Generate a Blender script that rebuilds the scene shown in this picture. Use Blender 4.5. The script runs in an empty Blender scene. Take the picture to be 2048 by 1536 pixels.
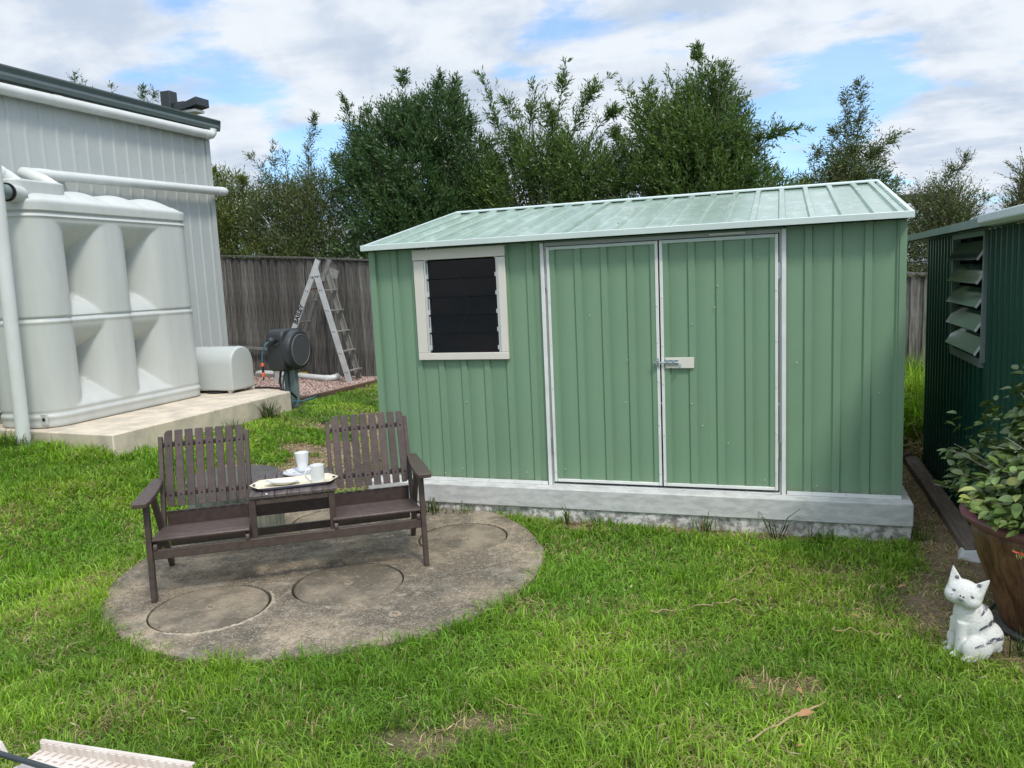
import bpy, bmesh, math, random
import numpy as np
from mathutils import Vector, Matrix
sc = bpy.context.scene
R = math.radians
rng = np.random.default_rng(7)
random.seed(7)

# ------------------------------------------------------------------ camera
cam_d = bpy.data.cameras.new('camera'); cam = bpy.data.objects.new('camera', cam_d)
sc.collection.objects.link(cam); sc.camera = cam
cam_d.sensor_width = 36; cam_d.lens = 36*1574.27/2048; cam_d.clip_start = .05; cam_d.clip_end = 2000
right, up, fwd = Vector((.9466, .3191, -.0452)), Vector((.0002, .1397, .9902)), Vector((-.3223, .9374, -.1322))
fwd.normalize(); right = (right-fwd*right.dot(fwd)).normalized(); up = right.cross(fwd)
mw = Matrix((right, up, -fwd)).transposed().to_4x4(); mw.translation = (2.9957, -5.4965, 1.5314)
cam.matrix_world = mw
sc.render.resolution_x, sc.render.resolution_y = 1024, 768

# ------------------------------------------------------------------ world and sun
SUN_DIR = Vector((.50, -.50, 1.0)).normalized()      # towards the sun
sun_el = math.asin(SUN_DIR.z); sun_az = math.atan2(SUN_DIR.x, SUN_DIR.y)
world = bpy.data.worlds.new('World'); sc.world = world; world.use_nodes = True
wn, wl = world.node_tree.nodes, world.node_tree.links
wn.clear()
def wnode(t, **k):
    n = wn.new(t)
    for a, b in k.items(): setattr(n, a, b)
    return n
def wmath(op, a, b=None, c=None, clamp=False):
    n = wn.new('ShaderNodeMath'); n.operation = op; n.use_clamp = clamp
    for i, v in enumerate((a, b, c)):
        if v is None: continue
        if isinstance(v, (int, float)): n.inputs[i].default_value = v
        else: wl.new(v, n.inputs[i])
    return n.outputs[0]
out = wnode('ShaderNodeOutputWorld'); bg = wnode('ShaderNodeBackground'); wl.new(bg.outputs[0], out.inputs[0])
sky = wnode('ShaderNodeTexSky', sky_type='NISHITA', sun_disc=False, sun_elevation=sun_el, sun_rotation=sun_az,
            altitude=100, air_density=1.0, dust_density=.6, ozone_density=2.2)
bg.inputs['Strength'].default_value = .1
tc = wnode('ShaderNodeTexCoord'); sep = wnode('ShaderNodeSeparateXYZ'); wl.new(tc.outputs['Generated'], sep.inputs[0])
zc = wmath('MAXIMUM', sep.outputs[2], 0.0)
inv = wmath('DIVIDE', 1.0, wmath('ADD', zc, .13))
px = wmath('MULTIPLY', sep.outputs[0], inv); py = wmath('MULTIPLY', sep.outputs[1], inv)
comb = wnode('ShaderNodeCombineXYZ'); wl.new(px, comb.inputs[0]); wl.new(py, comb.inputs[1])
def wnoise(vec, scale, detail, rough, off=(0, 0, 0), sx=1, sy=1, dist=0.0):
    m = wnode('ShaderNodeMapping'); m.inputs['Location'].default_value = off; m.inputs['Scale'].default_value = (sx, sy, 1)
    wl.new(vec, m.inputs[0]); n = wnode('ShaderNodeTexNoise'); wl.new(m.outputs[0], n.inputs[0])
    n.inputs['Scale'].default_value = scale; n.inputs['Detail'].default_value = detail
    n.inputs['Roughness'].default_value = rough; n.inputs['Distortion'].default_value = dist
    return n.outputs['Fac']
def wramp(fac, a, b):
    n = wnode('ShaderNodeMapRange', interpolation_type='SMOOTHSTEP'); wl.new(fac, n.inputs[0])
    n.inputs[1].default_value = a; n.inputs[2].default_value = b; return n.outputs[0]
def wblob(d, rad, amp, sx=1.0):
    # clouds or gaps that stand in a given direction of the sky: soft disc about direction d
    v = Vector(d).normalized()
    n = wnode('ShaderNodeVectorMath', operation='DOT_PRODUCT'); wl.new(tc.outputs['Generated'], n.inputs[0]); n.inputs[1].default_value = v
    return wmath('MULTIPLY', wramp(n.outputs['Value'], math.cos(rad), 1.0), amp)
n1 = wnoise(comb.outputs[0], 1.15, 7, .56, (3.1, 1.7, 0), 1.0, 1.25, .25)
n2 = wnoise(comb.outputs[0], 3.6, 6, .6, (7.3, 2.2, 0), 1, 1.2, .2)
cover = wmath('ADD', wmath('MULTIPLY', n1, .78), wmath('MULTIPLY', n2, .24))
def pixdir(u, v):
    d = right*((u-1024)/1574.27)+up*((768-v)/1574.27)+fwd; return d.normalized()
gaps = [((560, 265), .12, -.12), ((1080, 30), .12, -.09), ((830, 110), .07, -.05), ((430, 10), .10, -.08), ((330, 60), .08, -.05), ((1680, 250), .17, -.10), ((1750, 150), .08, -.07), ((1560, 300), .10, -.09),
        ((960, 120), .25, .07), ((1230, 260), .15, .06), ((700, 330), .09, -.05), ((1900, 60), .1, .05), ((250, 120), .3, .05), ((1350, 220), .12, .05), ((700, 130), .14, .05),
        ((1920, 250), .11, .12), ((1850, 310), .07, .12), ((470, 300), .06, .14), ((1560, 60), .14, .05)]
for (uv, rad, amp) in gaps: cover = wmath('ADD', cover, wblob(pixdir(*uv), rad, amp))
mask = wramp(cover, .408, .512)
# cloud brightness: tops white, bases grey; brighter overhead like overcast, boosted there to lift light on the walls
n3 = wnoise(comb.outputs[0], 2.1, 6, .55, (1.3, 9.4, 0), 1.0, 1.3, .3)
n4 = wnoise(tc.outputs['Generated'], 9.0, 7, .6, (4, 4, 4), 1, 1, .3)
shade = wramp(wmath('ADD', wmath('MULTIPLY', n3, .6), wmath('MULTIPLY', n4, .4)), .38, .60)
cr = wnode('ShaderNodeMix', data_type='RGBA'); wl.new(shade, cr.inputs[0])
cr.inputs[6].default_value = (3.75, 4.4, 5.35, 1); cr.inputs[7].default_value = (5.75, 6.1, 6.55, 1)
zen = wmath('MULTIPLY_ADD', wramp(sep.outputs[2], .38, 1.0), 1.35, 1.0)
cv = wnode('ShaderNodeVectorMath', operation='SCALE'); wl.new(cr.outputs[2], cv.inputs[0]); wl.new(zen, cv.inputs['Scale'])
skb = wnode('ShaderNodeVectorMath', operation='MULTIPLY'); wl.new(sky.outputs[0], skb.inputs[0]); skb.inputs[1].default_value = (.95, 1.32, 1.62)
thin = wnode('ShaderNodeMix', data_type='RGBA'); thin.inputs[0].default_value = .30
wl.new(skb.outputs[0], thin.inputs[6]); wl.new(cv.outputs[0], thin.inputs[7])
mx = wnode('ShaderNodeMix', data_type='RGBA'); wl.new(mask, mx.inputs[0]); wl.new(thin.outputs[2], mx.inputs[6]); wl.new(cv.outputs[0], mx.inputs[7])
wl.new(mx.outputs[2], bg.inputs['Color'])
world.cycles.sampling_method = 'MANUAL'; world.cycles.sample_map_resolution = 1024
sd = bpy.data.lights.new('sun', 'SUN'); sd.energy = 1.5; sd.angle = R(10); sd.color = (1, .93, .82)
so = bpy.data.objects.new('sun', sd); sc.collection.objects.link(so)
so.rotation_euler = SUN_DIR.to_track_quat('Z', 'Y').to_euler(); so.location = (6, -6, 20)
sc.view_settings.view_transform = 'Standard'; sc.view_settings.look = 'None'
sc.view_settings.exposure = .60; sc.view_settings.gamma = 1.0; sc.view_settings.use_curve_mapping = False
sc.cycles.max_bounces = 8; sc.cycles.transparent_max_bounces = 12

# ------------------------------------------------------------------ materials
def mat(name, col, rough=.6, metal=0.0, var=None, vscale=6, vmix=.5, vstretch=(1, 1, 1), bump=0.0, bscale=60, spec=.5, rnd=0.0,
        detail=6, spots=None, attr=None, coat=0.0, trans=0.0, edge=(.4, .62), coord='Object', bstretch=(1, 1, 1)):
    m = bpy.data.materials.new(name); m.use_nodes = True; nt = m.node_tree; N, L = nt.nodes, nt.links
    b = N['Principled BSDF']; b.inputs['Roughness'].default_value = rough; b.inputs['Metallic'].default_value = metal
    b.inputs['Specular IOR Level'].default_value = spec; b.inputs['Coat Weight'].default_value = coat
    col = tuple(col)+(1,); t = N.new('ShaderNodeTexCoord')
    def mp(st, loc=(0, 0, 0)):
        q = N.new('ShaderNodeMapping'); q.inputs['Scale'].default_value = st; q.inputs['Location'].default_value = loc
        L.new(t.outputs[coord], q.inputs[0]); return q.outputs[0]
    def noise(vec, s, d=detail, r=.6):
        n = N.new('ShaderNodeTexNoise'); L.new(vec, n.inputs[0]); n.inputs['Scale'].default_value = s
        n.inputs['Detail'].default_value = d; n.inputs['Roughness'].default_value = r; return n.outputs['Fac']
    def rampf(f, a, bb):
        n = N.new('ShaderNodeMapRange'); L.new(f, n.inputs[0]); n.inputs[1].default_value = a; n.inputs[2].default_value = bb; return n.outputs[0]
    def mix(f, a, c):
        n = N.new('ShaderNodeMix'); n.data_type = 'RGBA'
        if isinstance(f, float): n.inputs[0].default_value = f
        else: L.new(f, n.inputs[0])
        for i, v in ((6, a), (7, c)):
            if isinstance(v, tuple): n.inputs[i].default_value = v
            else: L.new(v, n.inputs[i])
        return n.outputs[2]
    def mulf(f, k):
        n = N.new('ShaderNodeMath'); n.operation = 'MULTIPLY'; L.new(f, n.inputs[0]); n.inputs[1].default_value = k; return n.outputs[0]
    cur = col
    if attr:      # per-leaf / per-blade colour kept on the mesh
        a = N.new('ShaderNodeAttribute'); a.attribute_name = 'col'; cur = a.outputs['Color']
    if var is not None:
        f = mulf(rampf(noise(mp(vstretch), vscale), *edge), vmix); cur = mix(f, cur, tuple(var)+(1,))
    if spots:
        for (sc_, c_, a_, b_, k_, st_) in spots:
            f = mulf(rampf(noise(mp(st_, (sc_, 3, 1)), sc_), a_, b_), k_); cur = mix(f, cur, tuple(c_)+(1,))
    if rnd:
        oi = N.new('ShaderNodeObjectInfo'); hsv = N.new('ShaderNodeHueSaturation')
        q = N.new('ShaderNodeMath'); q.operation = 'MULTIPLY_ADD'; L.new(oi.outputs['Random'], q.inputs[0]); q.inputs[1].default_value = rnd; q.inputs[2].default_value = 1-rnd/2
        L.new(q.outputs[0], hsv.inputs['Value'])
        if isinstance(cur, tuple): hsv.inputs['Color'].default_value = cur
        else: L.new(cur, hsv.inputs['Color'])
        cur = hsv.outputs[0]
    if isinstance(cur, tuple): b.inputs['Base Color'].default_value = cur
    else: L.new(cur, b.inputs['Base Color'])
    if bump:
        bm_ = N.new('ShaderNodeBump'); bm_.inputs['Strength'].default_value = min(1, bump); bm_.inputs['Distance'].default_value = .01
        L.new(noise(mp(bstretch), bscale, 5), bm_.inputs['Height']); L.new(bm_.outputs[0], b.inputs['Normal'])
    if trans:
        tr = N.new('ShaderNodeBsdfTranslucent'); ms = N.new('ShaderNodeMixShader'); ms.inputs[0].default_value = trans
        if isinstance(cur, tuple): tr.inputs[0].default_value = cur
        else:
            h = N.new('ShaderNodeHueSaturation'); h.inputs['Value'].default_value = 1.35; h.inputs['Saturation'].default_value = 1.1; L.new(cur, h.inputs['Color']); L.new(h.outputs[0], tr.inputs[0])
        L.new(b.outputs[0], ms.inputs[1]); L.new(tr.outputs[0], ms.inputs[2]); L.new(ms.outputs[0], N['Material Output'].inputs[0])
    return m
M = {}
M['green'] = mat('pale_green_steel', (.203, .330, .212), .36, var=(.188, .305, .2), vscale=1.5, vmix=.6, spec=.4, spots=[(3, (.20, .33, .23), .5, .75, .35, (1, 1, .4)), (26, (.15, .24, .16), .55, .75, .25, (1, 1, .06))], bump=.4, bscale=1.6)
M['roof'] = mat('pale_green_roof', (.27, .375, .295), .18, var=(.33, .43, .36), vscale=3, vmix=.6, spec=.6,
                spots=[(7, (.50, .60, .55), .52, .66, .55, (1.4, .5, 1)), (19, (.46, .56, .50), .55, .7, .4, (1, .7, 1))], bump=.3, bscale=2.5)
M['trim'] = mat('pale_trim_steel', (.60, .70, .66), .35, var=(.55, .63, .6), vscale=4, vmix=.5)
M['white_trim'] = mat('white_trim_steel', (.80, .82, .79), .4, var=(.58, .58, .55), vscale=5, vmix=.4)
M['jamb'] = mat('grey_jamb_steel', (.42, .44, .43), .4)
M['cream'] = mat('cream_painted_timber', (.74, .71, .63), .5, var=(.66, .63, .56), vscale=3, vmix=.4, bump=.05, bscale=40)
M['zinc'] = mat('zinc_plate', (.55, .62, .66), .28, metal=.9)
M['screw'] = mat('screw_head', (.52, .56, .54), .35, metal=.6)
M['alu'] = mat('aluminium', (.74, .75, .75), .42, metal=.35, var=(.55, .56, .56), vscale=8, vmix=.6)
M['alu_dull'] = mat('dull_aluminium', (.36, .36, .34), .5, metal=.3, var=(.25, .24, .22), vscale=10, vmix=.6)
M['dark_inside'] = mat('interior_shade_dark', (.05, .06, .055), .7)  # near-black colour stands in for the shade inside the shed
M['glass'] = mat('window_glass', (.01, .015, .015), .03, spec=.35)
gl = M['glass']; b = gl.node_tree.nodes['Principled BSDF']; b.inputs['Transmission Weight'].default_value = 1.0; b.inputs['IOR'].default_value = 1.3; b.inputs['Base Color'].default_value = (.09, .115, .12, 1)
M['glass2'] = mat('obscure_glass', (.20, .30, .25), .08, spec=.5)
b = M['glass2'].node_tree.nodes['Principled BSDF']; b.inputs['Transmission Weight'].default_value = .75; b.inputs['IOR'].default_value = 1.4
M['slab'] = mat('painted_concrete', (.62, .63, .61), .8, var=(.38, .38, .36), vscale=9, vmix=.6, vstretch=(1, 1, 3), bump=.15, bscale=40,
                spots=[(30, (.60, .60, .57), .5, .7, .4, (.5, 1, 2))])
M['rough_slab'] = mat('rough_footing', (.66, .65, .61), .95, var=(.20, .19, .17), vscale=22, vmix=.8, edge=(.45, .58), bump=.9, bscale=30)
M['tank_slab'] = mat('sandy_concrete', (.70, .60, .47), .85, var=(.42, .38, .31), vscale=4, vmix=.7, bump=.12, bscale=60,
                     spots=[(2.6, (.30, .24, .17), .55, .75, .5, (1, 1, .25)), (22, (.62, .57, .48), .5, .7, .4, (1, 1, 1))])
M['tank'] = mat('grey_polythene', (.58, .60, .57), .42, var=(.52, .54, .52), vscale=2, vmix=.6, vstretch=(3, 3, .4), spec=.35, spots=[(12, (.50, .52, .50), .5, .7, .3, (1, 1, .3))])
M['wall_steel'] = mat('grey_wall_steel', (.50, .53, .515), .38, var=(.45, .48, .47), vscale=1.5, vmix=.6, spec=.4)
M['gutter'] = mat('slate_green_gutter', (.10, .135, .135), .4, var=(.13, .16, .16), vscale=4, vmix=.4)
M['pvc'] = mat('white_pvc', (.72, .74, .72), .35, var=(.60, .61, .58), vscale=4, vmix=.5, spec=.5)
M['plaster'] = mat('grey_foundation', (.42, .40, .35), .9, var=(.30, .28, .25), vscale=6, vmix=.6, bump=.2, bscale=60)
M['pump'] = mat('pale_grey_plastic', (.52, .55, .53), .45, var=(.48, .51, .49), vscale=3, vmix=.4)
M['black'] = mat('black_rubber', (.012, .012, .013), .5)
M['reel'] = mat('charcoal_plastic', (.022, .027, .031), .5, var=(.04, .045, .05), vscale=5, vmix=.4)
M['reel_disc'] = mat('matt_grey_plastic', (.065, .068, .072), .6, bump=.1, bscale=200)
M['reel_ring'] = mat('mid_grey_plastic', (.16, .165, .17), .5)
M['hose'] = mat('blue_hose', (.03, .14, .19), .4)
M['orange'] = mat('orange_plastic', (.75, .14, .05), .45)
M['post'] = mat('grey_green_post', (.16, .22, .22), .5)
M['paling'] = mat('weathered_paling', (.092, .083, .073), .9, var=(.23, .22, .20), vscale=5, vmix=.85, vstretch=(9, 9, .7), bump=.5, bscale=24, bstretch=(8, 8, .5), rnd=.75,
                  spots=[(6, (.035, .032, .028), .52, .72, .75, (6, 6, .5)), (2.3, (.05, .07, .03), .55, .75, .35, (1, 1, 1))], coord='Object')
M['sleeper'] = mat('weathered_sleeper', (.17, .135, .10), .9, var=(.09, .07, .055), vscale=5, vmix=.8, vstretch=(9, .6, 9), bump=.5, bscale=30, bstretch=(8, .6, 8), spots=[(3, (.25, .2, .15), .5, .7, .5, (6, 1, 6))])
M['edging'] = mat('brown_timber_edging', (.15, .085, .055), .9, var=(.07, .05, .04), vscale=4, vmix=.8, vstretch=(6, .6, 6), bump=.4, bscale=30)
M['bench'] = mat('dark_brown_stain', (.088, .062, .053), .42, var=(.055, .039, .034), vscale=8, vmix=.7, vstretch=(3, 3, 3), bump=.14, bscale=90, spec=.45, rnd=.28,
                 spots=[(14, (.11, .09, .085), .6, .8, .45, (1, 1, 1))])
M['table'] = mat('worn_brown_stain', (.075, .055, .052), .45, var=(.16, .13, .125), vscale=9, vmix=.7, vstretch=(5, 1, 2), bump=.2, bscale=60, spec=.5, rnd=.3)
M['china'] = mat('white_china', (.78, .79, .78), .12, spec=.6, coat=.3)
M['china_pat'] = mat('blue_patterned_china', (.74, .75, .76), .12, var=(.22, .27, .38), vscale=38, vmix=.75, edge=(.53, .60), spec=.6)
M['tray'] = mat('cream_melamine', (.76, .68, .50), .3, var=(.70, .60, .42), vscale=9, vmix=.4, spots=[(21, (.55, .42, .22), .60, .68, .5, (1, 1, 1))])
M['tray_side'] = mat('lilac_melamine', (.45, .47, .66), .35)
M['pad'] = mat('stained_concrete', (.38, .30, .205), .92, var=(.105, .086, .060), vscale=1.7, vmix=.85, edge=(.36, .56), bump=.55, bscale=90,
               spots=[(7, (.065, .058, .045), .46, .62, .6, (1, 1, 1)), (17, (.50, .43, .33), .52, .70, .45, (1, 1, 1)), (45, (.07, .06, .042), .50, .66, .6, (1, 1, 1)), (95, (.55, .48, .38), .54, .66, .6, (1, 1, 1)), (75, (.06, .052, .04), .56, .66, .6, (1.3, 1, 1)), (3.1, (.40, .37, .30), .55, .75, .5, (1, 1, 1))])
M['lid'] = mat('stained_concrete_lid', (.29, .235, .165), .92, var=(.085, .072, .052), vscale=3.5, vmix=.8, edge=(.38, .58), bump=.55, bscale=90,
               spots=[(36, (.42, .38, .30), .56, .7, .5, (1, 1, 1)), (60, (.06, .055, .045), .55, .66, .5, (1, 1, 1))])
M['rust'] = mat('rusty_iron', (.12, .055, .03), .8, metal=.3)
M['eye'] = mat('worn_concrete_boss', (.34, .28, .20), .85, var=(.16, .12, .08), vscale=60, vmix=.7)
M['stump'] = mat('lichened_concrete', (.27, .29, .235), .95, var=(.14, .15, .11), vscale=9, vmix=.8, vstretch=(3, 3, .5), bump=.4, bscale=50)
M['stump_top'] = mat('dark_stained_concrete', (.075, .072, .066), .9, var=(.12, .12, .10), vscale=12, vmix=.6, bump=.3, bscale=60)
M['dgreen'] = mat('dark_green_steel', (.008, .052, .036), .33, var=(.010, .062, .042), vscale=2, vmix=.5, spec=.35)
M['dtrim'] = mat('grey_green_trim', (.20, .25, .24), .4, var=(.15, .19, .18), vscale=5, vmix=.5)
M['gutter_w'] = mat('pale_blue_grey_gutter', (.58, .64, .66), .35)
M['lamp'] = mat('dark_lamp_housing', (.035, .045, .05), .45)
M['lens'] = mat('pale_lamp_lens', (.75, .75, .70), .3)
M['potclay'] = mat('rusty_brown_glaze', (.085, .036, .018), .42, var=(.24, .12, .06), vscale=5, vmix=.75, vstretch=(3, 3, .8), bump=.3, bscale=30, spec=.5,
                   spots=[(9, (.015, .008, .006), .5, .7, .7, (5, 5, .6)), (20, (.26, .17, .11), .6, .75, .5, (4, 4, .5))])
M['potrim'] = mat('plum_glaze', (.20, .075, .085), .3, var=(.12, .05, .06), vscale=8, vmix=.6, spec=.6)
M['soil'] = mat('dark_potting_soil', (.03, .022, .016), .95, bump=.8, bscale=80)
M['cat'] = mat('white_stone_paint', (.66, .66, .63), .85, var=(.30, .30, .27), vscale=55, vmix=.5, edge=(.55, .7), bump=.35, bscale=120)
M['catstripe'] = mat('charcoal_paint', (.08, .08, .10), .8, var=(.62, .62, .6), vscale=48, vmix=.95, vstretch=(1, 1, 1), edge=(.5, .62))
M['crate'] = mat('sun_bleached_plastic', (.74, .68, .62), .5, var=(.60, .50, .42), vscale=9, vmix=.5, trans=.12)
M['bark'] = mat('grey_brown_bark', (.09, .07, .05), .9, var=(.16, .14, .11), vscale=12, vmix=.6, bump=.5, bscale=60)
M['leaf'] = mat('tree_leaves', (.05, .09, .03), .36, attr=True, spec=.5, trans=.28)
M['grass'] = mat('grass_blades', (.05, .09, .02), .5, attr=True, spec=.25, trans=.35)
M['camellia'] = mat('camellia_leaf', (.115, .19, .045), .36, var=(.20, .28, .08), vscale=30, vmix=.5, spec=.5, rnd=.7, trans=.12)
M['camellia_young'] = mat('yellowing_camellia_leaf', (.32, .36, .10), .38, spec=.5, rnd=.4, trans=.2)
M['dry'] = mat('dry_twig', (.42, .31, .17), .8, var=(.28, .2, .11), vscale=20, vmix=.5)
M['deadleaf'] = mat('dead_leaf', (.38, .20, .09), .7, var=(.26, .13, .06), vscale=30, vmix=.6)
M['pebble'] = mat('pink_pebbles', (.4, .3, .25), .8, attr=True, spec=.3)
M['yellow'] = mat('yellow_plastic', (.55, .36, .04), .5)
M['red'] = mat('red_plastic', (.28, .02, .02), .5)
M['redflower'] = mat('red_bristles', (.62, .03, .03), .5)

def add_splash(m, h=.16):
    # dried mud thrown up on the lowest part of the sheet by rain
    N, L = m.node_tree.nodes, m.node_tree.links; b = N['Principled BSDF']; src = b.inputs['Base Color'].links[0].from_socket
    t = N.new('ShaderNodeTexCoord'); sp = N.new('ShaderNodeSeparateXYZ'); L.new(t.outputs['Object'], sp.inputs[0])
    n = N.new('ShaderNodeTexNoise'); L.new(t.outputs['Object'], n.inputs[0]); n.inputs['Scale'].default_value = 28; n.inputs['Detail'].default_value = 8
    a = N.new('ShaderNodeMath'); a.operation = 'MULTIPLY_ADD'; L.new(sp.outputs[2], a.inputs[0]); a.inputs[1].default_value = -.55/h; L.new(n.outputs['Fac'], a.inputs[2])
    r = N.new('ShaderNodeMapRange'); L.new(a.outputs[0], r.inputs[0]); r.inputs[1].default_value = .22; r.inputs[2].default_value = .62
    k = N.new('ShaderNodeMath'); k.operation = 'MULTIPLY'; L.new(r.outputs[0], k.inputs[0]); k.inputs[1].default_value = .55
    x = N.new('ShaderNodeMix'); x.data_type = 'RGBA'; L.new(k.outputs[0], x.inputs[0]); L.new(src, x.inputs[6]); x.inputs[7].default_value = (.27, .25, .18, 1); L.new(x.outputs[2], b.inputs['Base Color'])
add_splash(M['green'])
def ground_material():
    m = bpy.data.materials.new('lawn_soil'); m.use_nodes = True; N, L = m.node_tree.nodes, m.node_tree.links
    b = N['Principled BSDF']; b.inputs['Roughness'].default_value = .95; b.inputs['Specular IOR Level'].default_value = .15
    t = N.new('ShaderNodeTexCoord')
    def noise(s, d, r=.6):
        n = N.new('ShaderNodeTexNoise'); L.new(t.outputs['Object'], n.inputs[0]); n.inputs['Scale'].default_value = s; n.inputs['Detail'].default_value = d; n.inputs['Roughness'].default_value = r; return n.outputs['Fac']
    def rampf(f, a, bb):
        n = N.new('ShaderNodeMapRange'); L.new(f, n.inputs[0]); n.inputs[1].default_value = a; n.inputs[2].default_value = bb; return n.outputs[0]
    def mix(f, a, c):
        n = N.new('ShaderNodeMix'); n.data_type = 'RGBA'; L.new(f, n.inputs[0])
        for i, v in ((6, a), (7, c)):
            if isinstance(v, tuple): n.inputs[i].default_value = v
            else: L.new(v, n.inputs[i])
        return n.outputs[2]
    c = mix(rampf(noise(38, 8), .42, .6), (.030, .040, .012, 1), (.13, .105, .05, 1))
    c = mix(rampf(noise(120, 4), .5, .62), c, (.045, .075, .02, 1))
    at = N.new('ShaderNodeAttribute'); at.attribute_name = 'bare'
    dirt = mix(rampf(noise(60, 8), .4, .65), (.19, .135, .085, 1), (.33, .25, .17, 1))
    dirt = mix(rampf(noise(9, 5), .45, .7), dirt, (.12, .09, .06, 1))
    c = mix(at.outputs['Fac'], c, dirt)
    L.new(c, b.inputs['Base Color'])
    bp = N.new('ShaderNodeBump'); bp.inputs['Strength'].default_value = .8; bp.inputs['Distance'].default_value = .02
    L.new(noise(50, 7), bp.inputs['Height']); L.new(bp.outputs[0], b.inputs['Normal'])
    return m

# ------------------------------------------------------------------ mesh helpers
COL = sc.collection
class MB:
    def __init__(s): s.v = []; s.f = []
    def add(s, vs, fs):
        n = len(s.v); s.v += [tuple(v) for v in vs]; s.f += [tuple(i+n for i in f) for f in fs]; return s
    def box(s, x0, x1, y0, y1, z0, z1):
        return s.add([(x0, y0, z0), (x1, y0, z0), (x1, y1, z0), (x0, y1, z0), (x0, y0, z1), (x1, y0, z1), (x1, y1, z1), (x0, y1, z1)],
                     [(0, 3, 2, 1), (4, 5, 6, 7), (0, 1, 5, 4), (1, 2, 6, 5), (2, 3, 7, 6), (3, 0, 4, 7)])
    def beam(s, a, b, w, t, up_=(0, 0, 1)):
        # straight bar from a to b: w across (perpendicular to up_), t along up_
        a, b = Vector(a), Vector(b); d = (b-a).normalized(); side = d.cross(Vector(up_))
        if side.length < 1e-4: side = d.cross(Vector((0, 1, 0)))
        side.normalize(); u = side.cross(d).normalized()
        vs = [p+side*(sx*w/2)+u*(su*t/2) for p in (a, b) for sx, su in ((-1, -1), (1, -1), (1, 1), (-1, 1))]
        return s.add(vs, [(0, 1, 2, 3), (7, 6, 5, 4), (0, 4, 5, 1), (1, 5, 6, 2), (2, 6, 7, 3), (3, 7, 4, 0)])
    def tube(s, pts, r, n=10, cap=True):
        pts = [Vector(p) for p in pts]; rs = r if isinstance(r, (list, tuple)) else [r]*len(pts)
        base = len(s.v); ref = None; vs = []
        for i, p in enumerate(pts):
            d = (pts[min(i+1, len(pts)-1)]-pts[max(i-1, 0)]).normalized()
            if ref is None:
                ref = d.cross(Vector((0, 0, 1)));
                if ref.length < .01: ref = d.cross(Vector((0, 1, 0)))
            ref = (ref-d*ref.dot(d)).normalized(); q = d.cross(ref)
            vs += [p+(ref*math.cos(2*math.pi*k/n)+q*math.sin(2*math.pi*k/n))*rs[i] for k in range(n)]
        fs = [(i*n+k, i*n+(k+1) % n, (i+1)*n+(k+1) % n, (i+1)*n+k) for i in range(len(pts)-1) for k in range(n)]
        if cap: fs += [tuple(range(n))[::-1], tuple((len(pts)-1)*n+k for k in range(n))]
        return s.add(vs, fs)
    def lathe(s, prof, c=(0, 0, 0), n=32, axis='z', cap0=True, cap1=True, sx=1.0, sy=1.0):
        vs = []
        for (r, h) in prof:
            for k in range(n):
                a = 2*math.pi*k/n; x, y = r*math.cos(a)*sx, r*math.sin(a)*sy
                p = (x, y, h) if axis == 'z' else ((h, x, y) if axis == 'x' else (x, h, y))
                vs.append((p[0]+c[0], p[1]+c[1], p[2]+c[2]))
        m = len(prof)
        fs = [(i*n+k, i*n+(k+1) % n, (i+1)*n+(k+1) % n, (i+1)*n+k) for i in range(m-1) for k in range(n)]
        if cap0: fs.append(tuple(range(n))[::-1])
        if cap1: fs.append(tuple((m-1)*n+k for k in range(n)))
        return s.add(vs, fs)
    def prism(s, poly, d0, d1, axis='x'):
        # poly in the two other axes (order y,z / x,z / x,y), extruded from d0 to d1
        def P(a, b, d): return (d, a, b) if axis == 'x' else ((a, d, b) if axis == 'y' else (a, b, d))
        n = len(poly); vs = [P(a, b, d) for d in (d0, d1) for a, b in poly]
        fs = [tuple(range(n))[::-1], tuple(range(n, 2*n))]+[(i, (i+1) % n, n+(i+1) % n, n+i) for i in range(n)]
        return s.add(vs, fs)
    def mesh(s, name):
        me = bpy.data.meshes.new(name); me.from_pydata(s.v, [], s.f); me.validate()
        bm = bmesh.new(); bm.from_mesh(me); bmesh.ops.recalc_face_normals(bm, faces=bm.faces); bm.to_mesh(me); bm.free()
        return me
ROOT = {}
def world_mat(o):
    m = Matrix.Identity(4)
    while o is not None: m = o.matrix_basis @ m; o = o.parent
    return m
def link(o, parent=None):
    COL.objects.link(o)
    if parent is not None: o.parent = parent
    return o
def obj(name, mb, m, parent=None, smooth=30, bevel=0.0, seg=2, label=None, world=True):
    """mb in world coordinates when world=True, else in the parent's own."""
    me = mb.mesh(name) if isinstance(mb, MB) else mb
    if parent is not None and world: me.transform(world_mat(parent).inverted())
    me.materials.clear(); me.materials.append(M[m] if isinstance(m, str) else m)
    if smooth: me.shade_smooth(); me.set_sharp_from_angle(angle=R(smooth))
    o = link(bpy.data.objects.new(name, me), parent)
    if bevel:
        bv = o.modifiers.new('bevel', 'BEVEL'); bv.width = bevel; bv.segments = seg; bv.limit_method = 'ANGLE'; bv.angle_limit = R(40)
    if label: o['label'] = label
    return o
def tag(o, label, cat, group=None, kind=None):
    o['label'] = label; o['category'] = cat
    if group: o['group'] = group
    if kind: o['kind'] = kind
    return o
def thing(name, label, cat, loc=(0, 0, 0), rz=0.0, group=None):
    o = bpy.data.objects.new(name, None); o.empty_display_size = .1; o.location = loc; o.rotation_euler = (0, 0, rz)
    COL.objects.link(o); o.matrix_basis = Matrix.Translation(loc) @ Matrix.Rotation(rz, 4, 'Z'); return tag(o, label, cat, group)
def struct(o, label=None):
    o['kind'] = 'structure'
    if label: o['label'] = label
    return o
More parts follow.
